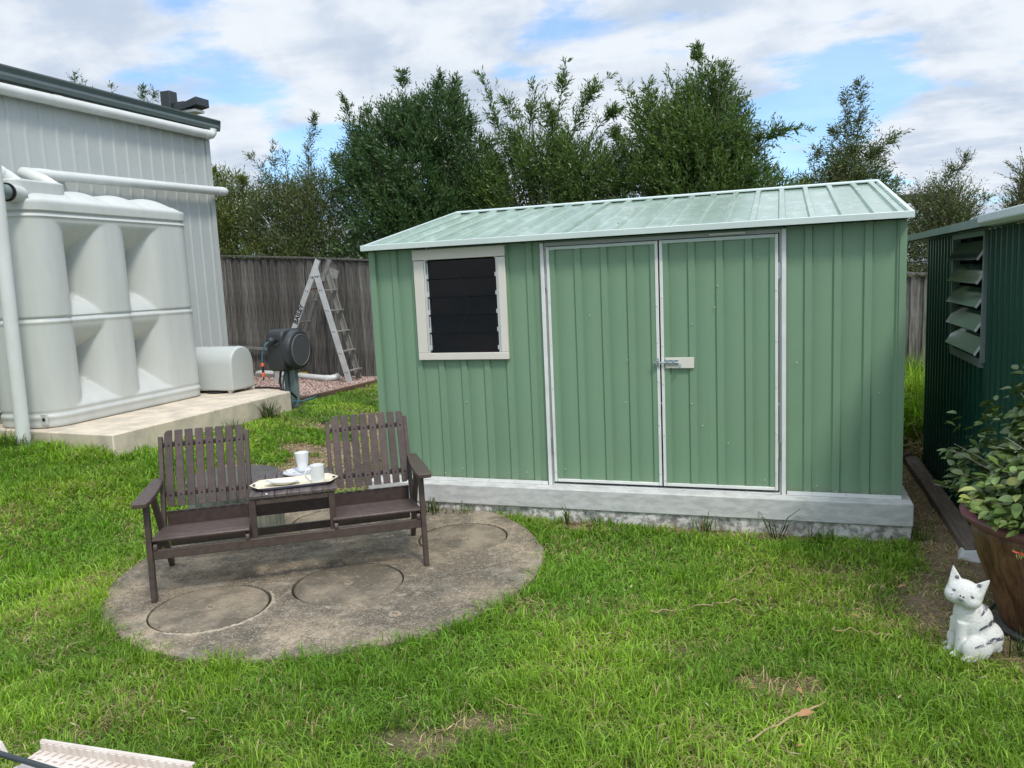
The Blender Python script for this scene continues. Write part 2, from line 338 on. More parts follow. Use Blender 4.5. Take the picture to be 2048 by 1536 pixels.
def np_mesh(name, verts, faces_list, m, cols=None, smooth=False):
    """verts (N,3); faces_list = list of (K,n) int arrays; cols (N,3) per-vertex colours of the things themselves"""
    me = bpy.data.meshes.new(name); me.vertices.add(len(verts)); me.vertices.foreach_set('co', np.asarray(verts, np.float32).ravel())
    loops = np.concatenate([f.ravel() for f in faces_list]); tot = np.concatenate([np.full(len(f), f.shape[1]) for f in faces_list])
    start = np.concatenate([[0], np.cumsum(tot)[:-1]])
    me.loops.add(len(loops)); me.loops.foreach_set('vertex_index', loops.astype(np.int32))
    me.polygons.add(len(tot)); me.polygons.foreach_set('loop_start', start.astype(np.int32)); me.polygons.foreach_set('loop_total', tot.astype(np.int32))
    if cols is not None:
        a = me.color_attributes.new('col', 'FLOAT_COLOR', 'POINT')
        a.data.foreach_set('color', np.concatenate([cols, np.ones((len(cols), 1))], 1).astype(np.float32).ravel())
    me.update(calc_edges=True); me.validate(); me.materials.append(M[m] if isinstance(m, str) else m)
    if smooth: me.shade_smooth()
    return me

# value noise on the plane, for bumps and patches
_perm = np.random.default_rng(3).random((256, 256))
def vnoise(x, y, s):
    x = np.asarray(x)*s+40.3; y = np.asarray(y)*s+17.7; i = np.floor(x).astype(int); j = np.floor(y).astype(int); fx = x-i; fy = y-j
    fx = fx*fx*(3-2*fx); fy = fy*fy*(3-2*fy); g = lambda a, b: _perm[a & 255, b & 255]
    return (g(i, j)*(1-fx)+g(i+1, j)*fx)*(1-fy)+(g(i, j+1)*(1-fx)+g(i+1, j+1)*fx)*fy
def fbm(x, y, s, o=4):
    t = 0; a = .5; k = 0
    for q in range(o): t = t+a*vnoise(x+q*9.1, y-q*5.3, s*2**q); k += a; a *= .5
    return t/k
def sstep(t): t = np.clip(t, 0, 1); return t*t*(3-2*t)
PAD_C, PAD_R = (.28, -1.27), 1.34
def gz(x, y):
    x = np.asarray(x, float); y = np.asarray(y, float)
    h = -.25+.25*sstep((-1.25-x)/1.55)
    h = h+(fbm(x, y, 1.4)-.5)*.05*sstep((np.hypot(x-PAD_C[0], y-PAD_C[1])-PAD_R)/.6+.15)
    h = h+.10*sstep((-3.1-x)/.9)*sstep((.6-y)/.4)
    h = h-.07*sstep((y-3.2)/3)*sstep((x-1)/2)
    return h
def bare(x, y):
    """0 lawn .. 1 bare dirt"""
    n = fbm(x, y, 2.2)
    path = sstep((x+1.95+(n-.5)*1.6)/.35)*sstep((-x+.1)/.1)*sstep((y-.15+(n-.5)*.8)/.4)*sstep((6.2-y)/.3)
    path2 = sstep(1-np.abs((y-2.9-(x+1.3)*.5)+(n-.5)*1.0)/.55)*sstep((x+2.5)/.4)*sstep((-x)/.1)
    lane = sstep((x-3.75)/.12)*sstep((y+.9-(n-.5)*1.2)/.4)*sstep((2.7-y)/.5)
    under = sstep((-.0-y)/.05+1)*sstep((y+.30+(n-.5)*.25)/.1)*sstep((x-.9)/.4)*sstep((3.9-x)/.2)*sstep((n-.42)/.1)*.8
    potd = sstep((.75-np.hypot(x-4.15, y+1.15))/.3)*.8
    spot = 0
    for (cx, cy, rx, ry) in ((3.0, -2.15, .26, .13), (1.65, -2.95, .22, .10), (3.3, -1.2, .3, .15), (1.9, -2.75, .15, .08), (3.35, -.75, .35, .2)):
        spot = np.maximum(spot, sstep(1.1-np.hypot((x-cx)/rx, (y-cy)/ry)-(n-.5)*2.5)*.62)
    pt = sstep((n-.60)/.10)*.25
    return np.clip(np.maximum.reduce([path, path2*.9, lane, under, potd, spot*np.ones_like(n), pt]), 0, 1)

# ------------------------------------------------------------------ ground
xs = np.concatenate([[-400, -150, -60, -30, -15, -10], np.arange(-8, 8.01, .08), [10, 15, 30, 60, 150, 400]])
ys = np.concatenate([[-400, -150, -60, -30, -15, -8, -6], np.arange(-5, 8.01, .08), [10, 15, 30, 60, 150, 400]])
X, Y = np.meshgrid(xs, ys); Z = gz(X, Y)
nx, ny = len(xs), len(ys); idx = np.arange(nx*ny).reshape(ny, nx)
F = np.stack([idx[:-1, :-1], idx[:-1, 1:], idx[1:, 1:], idx[1:, :-1]], -1).reshape(-1, 4)
me = np_mesh('ground', np.stack([X, Y, Z], -1).reshape(-1, 3), [F], ground_material(), smooth=True)
a = me.attributes.new('bare', 'FLOAT', 'POINT'); a.data.foreach_set('value', bare(X, Y).ravel().astype(np.float32))
struct(link(bpy.data.objects.new('ground', me)), 'soil of the lawn with bare dirt patches')

# ------------------------------------------------------------------ ribbed sheet
def ribbed(u0, u1, v0, v1, ribs, P, w=.042, h=.010, sl=.008, groove=0.0):
    """sheet between u0..u1, v0..v1 with trapezoid ribs centred on ribs; P(u, v, out) -> world point"""
    prof = [(u0, 0.0)]
    for r in sorted(ribs):
        for du, o in (((-w/2-sl-.010, 0), (-w/2-sl-.003, -groove), (-w/2-sl+.001, -groove), (-w/2, h), (w/2, h), (w/2+sl-.001, -groove), (w/2+sl+.003, -groove), (w/2+sl+.010, 0)) if groove else ((-w/2-sl, 0), (-w/2, h), (w/2, h), (w/2+sl, 0))):
            if u0+.002 < r+du < u1-.002: prof.append((r+du, o))
        # fine swage lines beside the rib
    prof.append((u1, 0.0 if not any(abs(r-u1) < w/2 for r in ribs) else h))
    if any(abs(r-u0) < w/2 for r in ribs): prof[0] = (u0, h)
    mb = MB(); vs = []; n = len(prof)
    for v in (v0, v1):
        vs += [P(u, v, o) for u, o in prof]
    vs += [P(u, v, o-.0015) for v in (v0, v1) for u, o in prof]
    fs = [(i, i+1, n+i+1, n+i) for i in range(n-1)]+[(2*n+i, 3*n+i, 3*n+i+1, 2*n+i+1) for i in range(n-1)]
    fs += [(0, n, 3*n, 2*n), (n-1, 3*n-1, 4*n-1, 2*n-1)]+[(i, 2*n+i, 2*n+i+1, i+1) for i in range(n-1)]+[(n+i, n+i+1, 3*n+i+1, 3*n+i) for i in range(n-1)]
    return mb.add(vs, fs)

# ------------------------------------------------------------------ garden shed (pale green)
W, H, DR, RZ, EO = 3.733, 1.80, 1.838, 2.185, .109
mb = MB()
poly = [(-.10, -.12), (3.80, -.12), (3.80, 3.9), (-.10, 3.9)]
mb.box(-.10, 3.80, -.12, 3.9, -.15, 0)
slab = obj('concrete_slab', mb, 'slab', bevel=.008); struct(slab, 'whitish painted concrete slab under the pale green shed')
mb = MB(); nseg = 60
pts = []
for i in range(nseg+1):
    x = -.08+3.87*i/nseg; pts.append((x, -.105+random.uniform(-.012, .016)))
vs = []; fs = []
for i, (x, y) in enumerate(pts):
    vs += [(x, y, -.36), (x, y+random.uniform(-.012, .008), -.25), (x, y+random.uniform(-.01, .012), -.20+random.uniform(-.01, .01)), (x, -.105, -.151)]
for i in range(nseg):
    for k in range(3): fs.append((i*4+k, i*4+4+k, i*4+5+k, i*4+1+k))
mb.add(vs, fs); mb.box(3.70, 3.785, -.104, 3.88, -.36, -.151)
struct(obj('footing', mb, 'rough_slab', slab, world=False), 'rough spilled footing below the shed slab')
slab.children[0]['kind'] = 'stuff'; del slab.children[0]['kind']
shed = thing('garden_shed', 'pale green ribbed steel garden shed with white trimmed double doors and louvre window', 'shed', (0, 0, 0))
Pf = lambda u, v, o: (u, -o, v)
ribsL = [.012, .198, .365, .546, .732, .918, 1.097, 1.28]
for (a0, a1, z0, z1) in ((0, .42, .02, H-.012), (.42, 1.06, .02, .96), (1.06, 1.36, .02, H-.012)):
    obj('wall_panel', ribbed(a0, a1, z0, z1, [r for r in ribsL if a0-.02 < r < a1+.02], Pf, groove=.004), 'green', shed)
obj('wall_panel', ribbed(.42, 1.06, 1.745, H-.012, [], Pf), 'green', shed)
obj('wall_panel', ribbed(1.36, 3.03, 1.768, H-.012, [], Pf), 'green', shed)
obj('wall_panel', ribbed(3.02, W, .02, H-.012, [3.17, 3.346, 3.526, 3.712], Pf, groove=.004), 'green', shed)
rp = lambda n0, n1: [n0+.09+.186*i for i in range(int((n1-n0)/.186)+1) if n0+.09+.186*i < n1-.02]
obj('side_wall', ribbed(0, 3.68, .02, H, rp(0, 3.68), lambda u, v, o: (W+o*.6, u, v)), 'green', shed)
obj('side_wall', ribbed(0, 3.68, .02, H, rp(0, 3.68), lambda u, v, o: (-o*.6, u, v)), 'green', shed)
obj('back_wall', ribbed(0, W, .02, H, rp(0, W), lambda u, v, o: (u, 3.68+o, v)), 'green', shed)
for x in (W-.003, .003):
    obj('gable_panel', MB().prism([(0, H), (DR*2, H), (DR, RZ-.01)], x-.002, x+.002, 'x'), 'green', shed)
# dark sheets added inside, built after the window, keep the interior dark
obj('base_trim', MB().box(.0, 1.36, -.020, -.0125, 0.002, .028), 'white_trim', shed)
obj('base_trim', MB().box(3.04, W+.008, -.020, -.0125, 0.002, .028), 'white_trim', shed)
obj('door_sill', MB().box(1.40, 3.0, -.014, .02, 0.001, .012), 'white_trim', shed)
obj('corner_trim', MB().box(W-.030, W+.010, -.018, -.0145, .03, H-.02).box(W+.0065, W+.010, -.0145, .04, .03, H-.02), 'green', shed)
obj('corner_trim', MB().box(-.010, .040, -.018, -.0145, .03, H-.02).box(-.010, -.0065, -.0145, .04, .03, H-.02), 'green', shed)
# doors
def door(x0, x1, ribs, name='door'):
    d = obj(name, ribbed(x0+.012, x1-.012, .045, 1.735, ribs, lambda u, v, o: (u, -.012-o, v), groove=.004), 'green', shed)
    fr = MB(); t0, t1 = -.028, -.0125
    fr.box(x0, x0+.021, t0, t1, .03, 1.745).box(x1-.021, x1, t0, t1, .03, 1.745)
    obj('door_stile', fr, 'white_trim', d, bevel=.003, world=False)
    fr = MB(); fr.box(x0+.022, x1-.022, t0+.002, t1, 1.722, 1.745)
    obj('top_rail', fr, 'trim', d, bevel=.003, world=False)
    fr = MB(); fr.box(x0+.022, x1-.022, t0+.002, t1, .03, .052)
    obj('bottom_rail', fr, 'white_trim', d, bevel=.003, world=False)
    for z in (.25, 1.45):
        hx = x0-.006 if x0 < 2 else x1+.006
        obj('hinge', MB().tube([(hx, -.022, z), (hx, -.022, z+.11)], .006, 8).box(hx-.012, hx+.012, -.0205, -.0185, z+.01, z+.10), 'zinc', d, world=False)
    sc_ = MB()
    for zz in np.linspace(.12, 1.66, 6):
        for xx in (x0+.013, x1-.013): sc_.lathe([(.0045, 0), (.0045, -.002), (.002, -.004)], (xx, t0, zz+random.uniform(-.05, .05)), 8, 'y')
    q = obj('screw', sc_, 'screw', d, world=False); q['kind'] = 'stuff'
    return d
dl = door(1.415, 2.206, [1.452, 1.64, 1.83, 2.013, 2.175]); dl['label'] = 'hinged door leaf beside the window wall'
dr = door(2.216, 2.985, [2.252, 2.43, 2.613, 2.799, 2.955]); dr['label'] = 'door leaf carrying the cream bolt plate'
for x0, x1 in ((1.368, 1.396), (3.006, 3.034)):
    obj('door_jamb', MB().box(x0, x1, -.026, -.0125, .0, 1.775), 'white_trim', shed, bevel=.003)
    obj('jamb_channel', MB().box(x1 if x0 < 2 else x0-.014, x1+.014 if x0 < 2 else x0, -.012, -.002, .01, 1.77), 'jamb', shed)
obj('door_head', MB().box(1.402, 2.998, -.016, -.004, 1.750, 1.775), 'jamb', shed)
obj('head_bracket', MB().box(2.55, 2.78, -.034, -.016, 1.757, 1.769), 'white_trim', shed)
plate = obj('bolt_plate', MB().box(2.244, 2.440, -.0345, -.0285, .870, .945), 'cream', shed, bevel=.002)
bolt = MB(); bolt.tube([(2.165, -.044, .910), (2.335, -.044, .910)], .0065, 10)
bolt.tube([(2.325, -.044, .910), (2.345, -.050, .905), (2.345, -.052, .880), (2.325, -.052, .872)], .006, 8)
bolt.box(2.245, 2.335, -.040, -.035, .893, .931)
for x in (2.262, 2.30): bolt.box(x-.008, x+.008, -.053, -.040, .898, .923)
bolt.box(2.178, 2.202, -.052, -.0285, .895, .927)
for z in (.888, .935): bolt.box(2.182, 2.198, -.034, -.0285, z-.008, z+.008)
obj('sliding_bolt', bolt, 'zinc', shed, bevel=.001)
scr = MB()
for (x, z) in [(2.425, .885), (2.425, .932), (2.60, 1.42), (2.43, 1.17), (2.86, 1.60), (2.58, 1.51-.23), (2.42, .62), (2.49, .47), (2.66, .35), (1.72, 1.25), (1.98, .93), (1.96, .63),
               (3.23, .07), (3.60, .70), (.74, .62), (.68, .10), (1.20, .09), (.53, .06), (1.05, .035), (2.9, .10), (1.46, 1.67), (3.1, .9), (1.5, .13), (3.64, .035), (3.35, .035)]:
    scr.lathe([(.0045, 0), (.0045, -.003), (.002, -.005)], (x, -.012 if not 1.41 < x < 2.99 else -.024, z), 8, 'y')
for x in np.arange(.05, 3.7, .21): scr.lathe([(.004, 0), (.004, -.002)], (x, -.020, .016), 6, 'y')
q = obj('screw', scr, 'screw', shed); q['kind'] = 'stuff'
# roof: sheets of four ribs each
sl_l = math.hypot(DR+EO, RZ-H); uy, uz = (DR+EO)/sl_l, (RZ-H)/sl_l
def Proof(u, v, o): return (u, -EO+v*uy-o*uz, H+.004+v*uz+o*uy)
def ProofB(u, v, o): return (u, 2*DR+EO-v*uy+o*uz, H+.004+v*uz+o*uy)
edges = [0.0, .78, 1.53, 2.28, 3.03, W]
allr = [.03+.1862*i for i in range(20)]+[W-.03]
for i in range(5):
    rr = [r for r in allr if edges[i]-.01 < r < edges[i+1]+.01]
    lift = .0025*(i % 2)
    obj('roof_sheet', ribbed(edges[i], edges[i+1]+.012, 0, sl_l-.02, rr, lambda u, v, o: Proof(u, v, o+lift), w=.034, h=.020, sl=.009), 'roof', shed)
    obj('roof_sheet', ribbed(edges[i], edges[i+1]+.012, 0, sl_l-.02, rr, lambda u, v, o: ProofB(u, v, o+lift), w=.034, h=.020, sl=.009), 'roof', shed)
g = MB().prism([(-EO-.012, H-.010), (-EO-.002, H-.010), (-EO-.004, H+.012), (-EO-.001, H+.030), (-EO-.006, H+.033), (-EO-.012, H+.030)], -.022, W+.035, 'x')
obj('eave_trim', g, 'trim', shed, bevel=.002)
g = MB().prism([(2*DR+EO+.012, H-.030), (2*DR+EO-.004, H-.030), (2*DR+EO-.02, H+.006), (2*DR+EO+.012, H+.006)], -.022, W+.035, 'x')
obj('eave_trim', g, 'trim', shed)
for x, nm in ((-.022, 'barge_trim'), (W+.013, 'barge_trim')):
    mbb = MB()
    for s in (0, 1):
        P_ = Proof if s == 0 else ProofB
        a, b_ = P_(x, 0, .012), P_(x, sl_l, .012)
        mbb.add([P_(x, 0, -.016), P_(x+.024, 0, -.016), P_(x+.024, 0, .024), P_(x, 0, .024), P_(x, sl_l, -.016), P_(x+.024, sl_l, -.016), P_(x+.024, sl_l, .024), P_(x, sl_l, .024)],
                [(0, 3, 2, 1), (4, 5, 6, 7), (0, 1, 5, 4), (1, 2, 6, 5), (2, 3, 7, 6), (3, 0, 4, 7)])
    obj(nm, mbb, 'trim', shed, smooth=0)
rc = MB()
for s in (-1, 1):
    y1 = DR+s*.075; z1 = RZ-.075*uz/uy+.028
    rc.add([(-.02, DR, RZ+.030), (W+.03, DR, RZ+.030), (W+.03, y1, z1), (-.02, y1, z1), (-.02, DR, RZ+.026), (W+.03, DR, RZ+.026), (W+.03, y1, z1-.010), (-.02, y1, z1-.010)],
           [(0, 1, 2, 3), (7, 6, 5, 4), (3, 2, 6, 7), (0, 3, 7, 4), (1, 5, 6, 2)])
obj('ridge_cap', rc, 'trim', shed, smooth=0)
sr = MB()
for x in (W-.005, allr[14], allr[10], allr[6]):
    for v in (.35, .75, 1.15, 1.55):
        p = Vector(Proof(x, v, .022 if x < W-.1 else .025)); sr.lathe([(.007, 0), (.007, .005), (.003, .008)], p, 8)
q = obj('roof_screw', sr, 'screw', shed); q['kind'] = 'stuff'
# window
win = obj('window', MB().box(.366, 1.106, -.036, -.0125, 1.700, 1.778), 'cream', shed, bevel=.003, label='louvre window with cream surround')
for x0, x1 in ((.372, .452), (1.046, 1.104)): obj('side_board', MB().box(x0, x1, -.034, -.0125, 1.0, 1.695), 'cream', win, bevel=.003, world=False)
obj('sill', MB().box(.374, 1.104, -.038, -.0125, .946, .998), 'cream', win, bevel=.003, world=False)
for x0, x1 in ((.453, .468), (1.028, 1.045)): obj('louvre_channel', MB().box(x0, x1, -.026, .06, 1.0, 1.699), 'alu', win, bevel=.002, world=False)
clips = MB()
for i in range(6):
    z = 1.02+i*.1345
    clips.box(.468, .482, -.020, .012, z, z+.035); clips.box(.474, .480, -.016, -.006, z+.035, z+.12); clips.box(1.016, 1.028, -.018, .012, z, z+.03)
obj('louvre_clip', clips, 'alu', win, world=False)['kind'] = 'stuff'
for i in range(5):
    z0 = 1.003+i*.138
    pm = MB(); y0, y1 = -.012, .006
    pm.add([(.476, y0, z0), (1.022, y0, z0), (1.022, y1, z0+.146), (.476, y1, z0+.146), (.476, y0+.005, z0), (1.022, y0+.005, z0), (1.022, y1+.005, z0+.146), (.476, y1+.005, z0+.146)],
           [(0, 1, 2, 3), (7, 6, 5, 4), (0, 4, 5, 1), (3, 2, 6, 7), (0, 3, 7, 4), (1, 5, 6, 2)])
    obj('glass_louvre', pm, 'glass', win, smooth=0, world=False)
obj('added_dark_sheets', MB().box(.02, W-.02, .012, 3.66, H-.045, H-.035).box(.02, 1.36, .35, .36, .02, H-.05), 'dark_inside', shed)  # added dark ceiling and backing sheet, standing in for the unlit interior
# what shows faintly through the glass
hp = [(.60+.10*math.sin(t*3.1), .20+.02*math.cos(t), 1.62-.5*t) for t in np.linspace(0, 1, 14)]
tag(obj('hanging_hose', MB().tube(hp, .008, 8), 'pvc'), 'pale hose hanging behind the shed louvres', 'hose')
tag(obj('storage_box', MB().box(.82, 1.02, .1, .3, .0, 1.10), 'red', bevel=.01), 'dull red box standing inside the shed window', 'box')

# ------------------------------------------------------------------ concrete pad with four lids
LIDS = [(0.0, -2.105, .325), (.585, -1.615, .325), (.945, -.705, .305), (-.17, -.53, .31)]
def bool_diff(me, cutters):
    o = bpy.data.objects.new('tmp', me); COL.objects.link(o); cs = []
    for c in cutters:
        co = bpy.data.objects.new('tmpc', c); COL.objects.link(co); cs.append(co)
        b_ = o.modifiers.new('b', 'BOOLEAN'); b_.object = co; b_.operation = 'DIFFERENCE'; b_.solver = 'EXACT'
    dg = bpy.context.evaluated_depsgraph_get(); r = bpy.data.meshes.new_from_object(o.evaluated_get(dg))
    for q in [o]+cs: bpy.data.objects.remove(q)
    return r
pp = [(PAD_R-.02, -.40), (PAD_R, -.26), (PAD_R-.004, -.212), (PAD_R-.016, -.2)]
pm = MB().lathe(pp, (PAD_C[0], PAD_C[1], 0), 128).mesh('concrete_pad')
for v in pm.vertices:
    a_ = math.atan2(v.co.y-PAD_C[1], v.co.x-PAD_C[0]); k = 1+.007*math.sin(3*a_+1)+.004*math.sin(7*a_)+.003*math.sin(17*a_+2)+random.uniform(-.0015, .0015)
    v.co.x = PAD_C[0]+(v.co.x-PAD_C[0])*k; v.co.y = PAD_C[1]+(v.co.y-PAD_C[1])*k
pm = bool_diff(pm, [MB().lathe([(r, -.26), (r+.004, -.1)], (x, y, 0), 56).mesh('c') for x, y, r in LIDS])
pad = thing('concrete_pad', 'round stained concrete pad with four round lids set in it', 'concrete pad', (PAD_C[0], PAD_C[1], -.25))
padm = obj('slab', pm, 'pad', pad, smooth=35)
for i, (x, y, r) in enumerate(LIDS):
    dx, dy = ((-.007, .004), (.002, .002), (.001, -.002), (0, 0))[i]
    l = obj('lid', MB().lathe([(r-.014, -.24), (r-.011, -.206), (r-.016, -.2015)], (x+dx, y+dy, 0), 56), 'lid', pad, smooth=35)
    e = MB().lathe([(.028, -.2012), (.026, -.199), (.012, -.1995)], (x, y, 0), 14); e.tube([(x-.014, y, -.198), (x-.009, y, -.189), (x+.009, y, -.189), (x+.014, y, -.198)], .0035, 6)
    obj('lifting_eye', e, 'eye', l)
cr_ = MB(); vs = []; fs = []; n_ = 60
for i in range(n_+1):
    a_ = R(-95+165*i/n_); rr = .3265; w_ = (.006+.016*abs(math.sin(i*.9)*math.sin(i*.37+1))+.006*random.random())*math.sin(math.pi*(i+.5)/(n_+1))**.4
    for r_, z_ in ((rr, -.2045), (rr+.003, -.1965+random.uniform(-.002, .002)), (rr+w_*.6, -.1960+random.uniform(-.002, .002)), (rr+w_+.004, -.2005)): vs.append((LIDS[0][0]+math.cos(a_)*r_, LIDS[0][1]+math.sin(a_)*r_, z_))
for i in range(n_):
    for k in range(3): fs.append((i*4+k, i*4+4+k, i*4+5+k, i*4+1+k))
obj('mortar_crust', cr_.add(vs, fs), mat('pale_mortar', (.44, .38, .29), .95, var=(.2, .17, .12), vscale=50, vmix=.7, bump=.5, bscale=150), pad, smooth=60)
L0 = Matrix.Translation((-.382, -2.108, -.2)) @ Matrix.Rotation(math.atan2(.857, 1.301), 4, 'Z')
for (lx, ly) in ((1.292, -.665), (.077, .549), (1.757, .929), (1.1, .3)):
    p = L0 @ Vector((lx, ly, 0)); e = MB().lathe([(.036, -.1998), (.034, -.1975), (.020, -.1985)], (p.x, p.y, 0), 14)
    e.tube([(p.x-.014, p.y, -.199), (p.x-.009, p.y, -.189), (p.x+.009, p.y, -.189), (p.x+.014, p.y, -.199)], .0035, 6)
    obj('lifting_eye', e, 'eye', pad)

# ------------------------------------------------------------------ double seat bench (local frame L0)
bench = thing('garden_bench', 'dark brown slatted twin seat bench with a small table joining the seats', 'bench', (-.382, -2.108, -.2), math.atan2(.857, 1.301))
def bp_(name, mb, m='bench', bevel=.004, parent=None): return obj(name, mb, m, parent or bench, bevel=bevel, world=False, smooth=30)
BL = 1.562
def bk(z): return .447+(z-.4)*.33      # y of the reclined back plane at height z
for x in (.0, BL):
    s = -1 if x == 0 else 1
    bp_('front_leg', MB().beam((x, .0, 0), (x, .035, .555), .030, .052, (0, 1, 0)))
    bp_('rear_leg', MB().beam((x-s*.0, .63, 0), (x, .235, .555), .030, .050, (0, 1, 0)))
    a_ = MB(); n_ = 14; prof = []
    for i in range(n_+1):
        t = i/n_; yy = -.085+t*.62; w_ = .062+.03*math.sin(min(1, (1-t)*1.5)*math.pi/2); w_ *= (1 if t > .06 else .82+.18*t/.06)
        zz = .583-.012*math.cos(t*math.pi)*0-.006*math.sin(t*math.pi)
        prof.append((yy, w_, zz))
    vs = []
    for (yy, w_, zz) in prof: vs += [(x+s*.012-w_/2, yy, zz-.013), (x+s*.012+w_/2, yy, zz-.013), (x+s*.012+w_/2, yy, zz+.013), (x+s*.012-w_/2, yy, zz+.013)]
    fs = [(i*4+k, i*4+(k+1) % 4, i*4+4+(k+1) % 4, i*4+4+k) for i in range(n_) for k in range(4)]+[(3, 2, 1, 0), (n_*4, n_*4+1, n_*4+2, n_*4+3)]
    bp_('armrest', a_.add(vs, fs))
for x in (.014, .528, 1.036, BL-.014):
    bp_('back_post', MB().beam((x, .40, .235), (x, bk(.845), .845), .026, .048, (0, 1, 0)))
for x0, first in ((.040, True), (1.066, False)):
    for i in range(8):
        x = x0+i*.0605; w_ = .046; zb, zt = .432, .885
        c = []
        def corner(cx, cz, sx, sz, rr):
            return [(cx+sx*(-rr+rr*math.sin(q)), cz+sz*(-rr+rr*math.cos(q))) for q in (np.linspace(0, math.pi/2, 5) if sx*sz > 0 else np.linspace(math.pi/2, 0, 5))]
        rad = lambda end: .028 if end else .004
        pl = corner(x+w_, zt, 1, 1, rad(i == 7))+corner(x+w_, zb, 1, -1, rad(i == 7))+corner(x, zb, -1, -1, rad(i == 0))+corner(x, zt, -1, 1, rad(i == 0))
        mb = MB(); n_ = len(pl); vs = [(a, bk(b)-.030, b) for a, b in pl]+[(a, bk(b)-.014, b) for a, b in pl]
        mb.add(vs, [tuple(range(n_)), tuple(range(2*n_-1, n_-1, -1))]+[(k, (k+1) % n_, n_+(k+1) % n_, n_+k) for k in range(n_)])
        sl = bp_('back_slat', mb, bevel=.002)
    xe = x0+8*.0605-.0145
    for z in (.795, .500):
        bp_('back_rail', MB().beam((x0-.012, bk(z)+.002, z), (xe+.012, bk(z)+.002, z), .020, .032, (0, 0, 1)))
    bs = MB()
    for z in (.795, .500):
        for i in range(8): bs.lathe([(.0055, 0), (.005, -.003)], (x0+i*.0605+.023, bk(z)-.0305, z), 8, 'y')
    q = bp_('bolt', bs, 'black', bevel=0); q['kind'] = 'stuff'
for xa, xb in ((.012, .548), (1.020, BL-.012)):
    for i in range(7):
        y = .022+i*.0595; z = .356-.045*(y/.42)
        bp_('seat_slat', MB().beam((xa, y, z), (xb, y, z), .046, .020, (0, 0, 1)), bevel=.008)
    for x in (xa+.018, xb-.018):
        n_ = 8; pl = [(.0+.028-.028*math.cos(q), .305-.030*math.sin(q)) for q in np.linspace(-.9, math.pi/2, n_)]+[(.45, .235), (.45, .298), (.03, .342)]
        bp_('seat_bearer', MB().prism(pl, x-.012, x+.012, 'x'))
bp_('back_apron', MB().box(.028, BL-.028, .462, .482, .300, .395))
bp_('rear_rail', MB().box(.028, BL-.028, .486, .506, .165, .215))
bp_('front_apron', MB().box(.015, BL-.015, .004, .026, .240, .296))
for x in (.570, 1.022):
    bp_('table_leg', MB().box(x-.017, x+.017, .028, .060, .242, .522))
    bp_('table_bearer', MB().box(x-.013, x+.013, .060, .580, .478, .520))
for i in range(7):
    x = .556+i*.0717
    bp_('table_slat', MB().box(x, x+.0690, .020, .600, .524, .546), 'table')
bp_('table_rail', MB().box(.590, 1.003, .030, .052, .487, .522))

def at_bench(x, y, z): p = L0 @ Vector((x, y, z)); return (p.x, p.y, p.z)
RZB = math.atan2(.857, 1.301)
# tray
tray = thing('serving_tray', 'cream oblong serving tray with lilac underside on the bench table', 'tray', at_bench(.812, .205, .5465), RZB+.02)
def octo(a, b, n=8, cut=.32):
    pts = []
    for sx, sy in ((1, 1), (-1, 1), (-1, -1), (1, -1)):
        seq = [(a, b*(1-.95)), (a-.012, b*.30), (a*.80, b), (a*.5, b)] if sx*sy > 0 else [(a*.5, b), (a*.80, b), (a-.012, b*.30), (a, b*.05)]
        pts += [(sx*x, sy*y) for x, y in seq]
    return pts
out_, inn = octo(.262, .112), octo(.225, .090)
base = octo(.225, .092)
n_ = len(out_)
mb = MB(); mb.add([(x, y, .004) for x, y in base]+[(x, y, .022) for x, y in out_], [tuple(range(n_))[::-1]]+[(k, (k+1) % n_, n_+(k+1) % n_, n_+k) for k in range(n_)])
obj('tray_underside', mb, 'tray_side', tray, world=False, smooth=60)
mb = MB(); mb.add([(x, y, .0075) for x, y in inn]+[(x*.985, y*.985, .0235) for x, y in out_]+[(x, y, .0225) for x, y in out_],
                  [tuple(range(n_))]+[(k, n_+k, n_+(k+1) % n_, (k+1) % n_) for k in range(n_)]+[(n_+k, 2*n_+k, 2*n_+(k+1) % n_, n_+(k+1) % n_) for k in range(n_)])
obj('tray_top', mb, 'tray', tray, world=False, smooth=60)
for s in (-1, 1):
    obj('handle_hole', MB().lathe([(.016, 0), (.016, .0015)], (s*.236, 0, .0225), 16, sx=.62), 'black', tray, world=False)
# mugs
def mug(loc, rz, label, r0, r1, h, handle):
    t = thing('mug', label, 'mug', loc, rz, 'white mugs on the bench table')
    prof = [(r0*.90, 0), (r0, .004), (r0*1.02, h*.2), ((r0+r1)/2*1.02, h*.6), (r1, h), (r1-.004, h+.0006), (r1-.005, h-.002), ((r0+r1)/2*.93, h*.5), (r0*.85, .008)]
    obj('mug_body', MB().lathe(prof, (0, 0, 0), 32), 'china', t, world=False, smooth=50)
    if handle:
        pts = [((-r1*.97), 0, h*.80), (-r1-.018, 0, h*.84), (-r1-.034, 0, h*.66), (-r1-.030, 0, h*.42), (-r0-.012, 0, h*.24), (-r0*.98, 0, h*.24)]
        obj('handle', MB().tube(pts, .0065, 8), 'china', t, world=False, smooth=80)
mug(at_bench(.951, .150, .555), RZB+.35, 'white mug with its handle, standing on the cream tray', .041, .042, .112, True)
mug(at_bench(.862, .498, .560), RZB+1.9, 'white tapered mug standing on the blue patterned plate', .031, .046, .122, False)
pl_ = thing('plate', 'blue patterned dinner plate under the rear white mug', 'plate', at_bench(.865, .470, .5465))
obj('plate_rim', MB().lathe([(.06, 0), (.065, .003), (.125, .016), (.128, .018), (.124, .018), (.075, .008), (.0, .007)], (0, 0, 0), 48, cap1=False), 'china_pat', pl_, world=False, smooth=60)
ds = thing('oval_dish', 'shallow white oval dish lying tilted on the cream tray', 'dish', at_bench(.742, .195, .557), RZB)
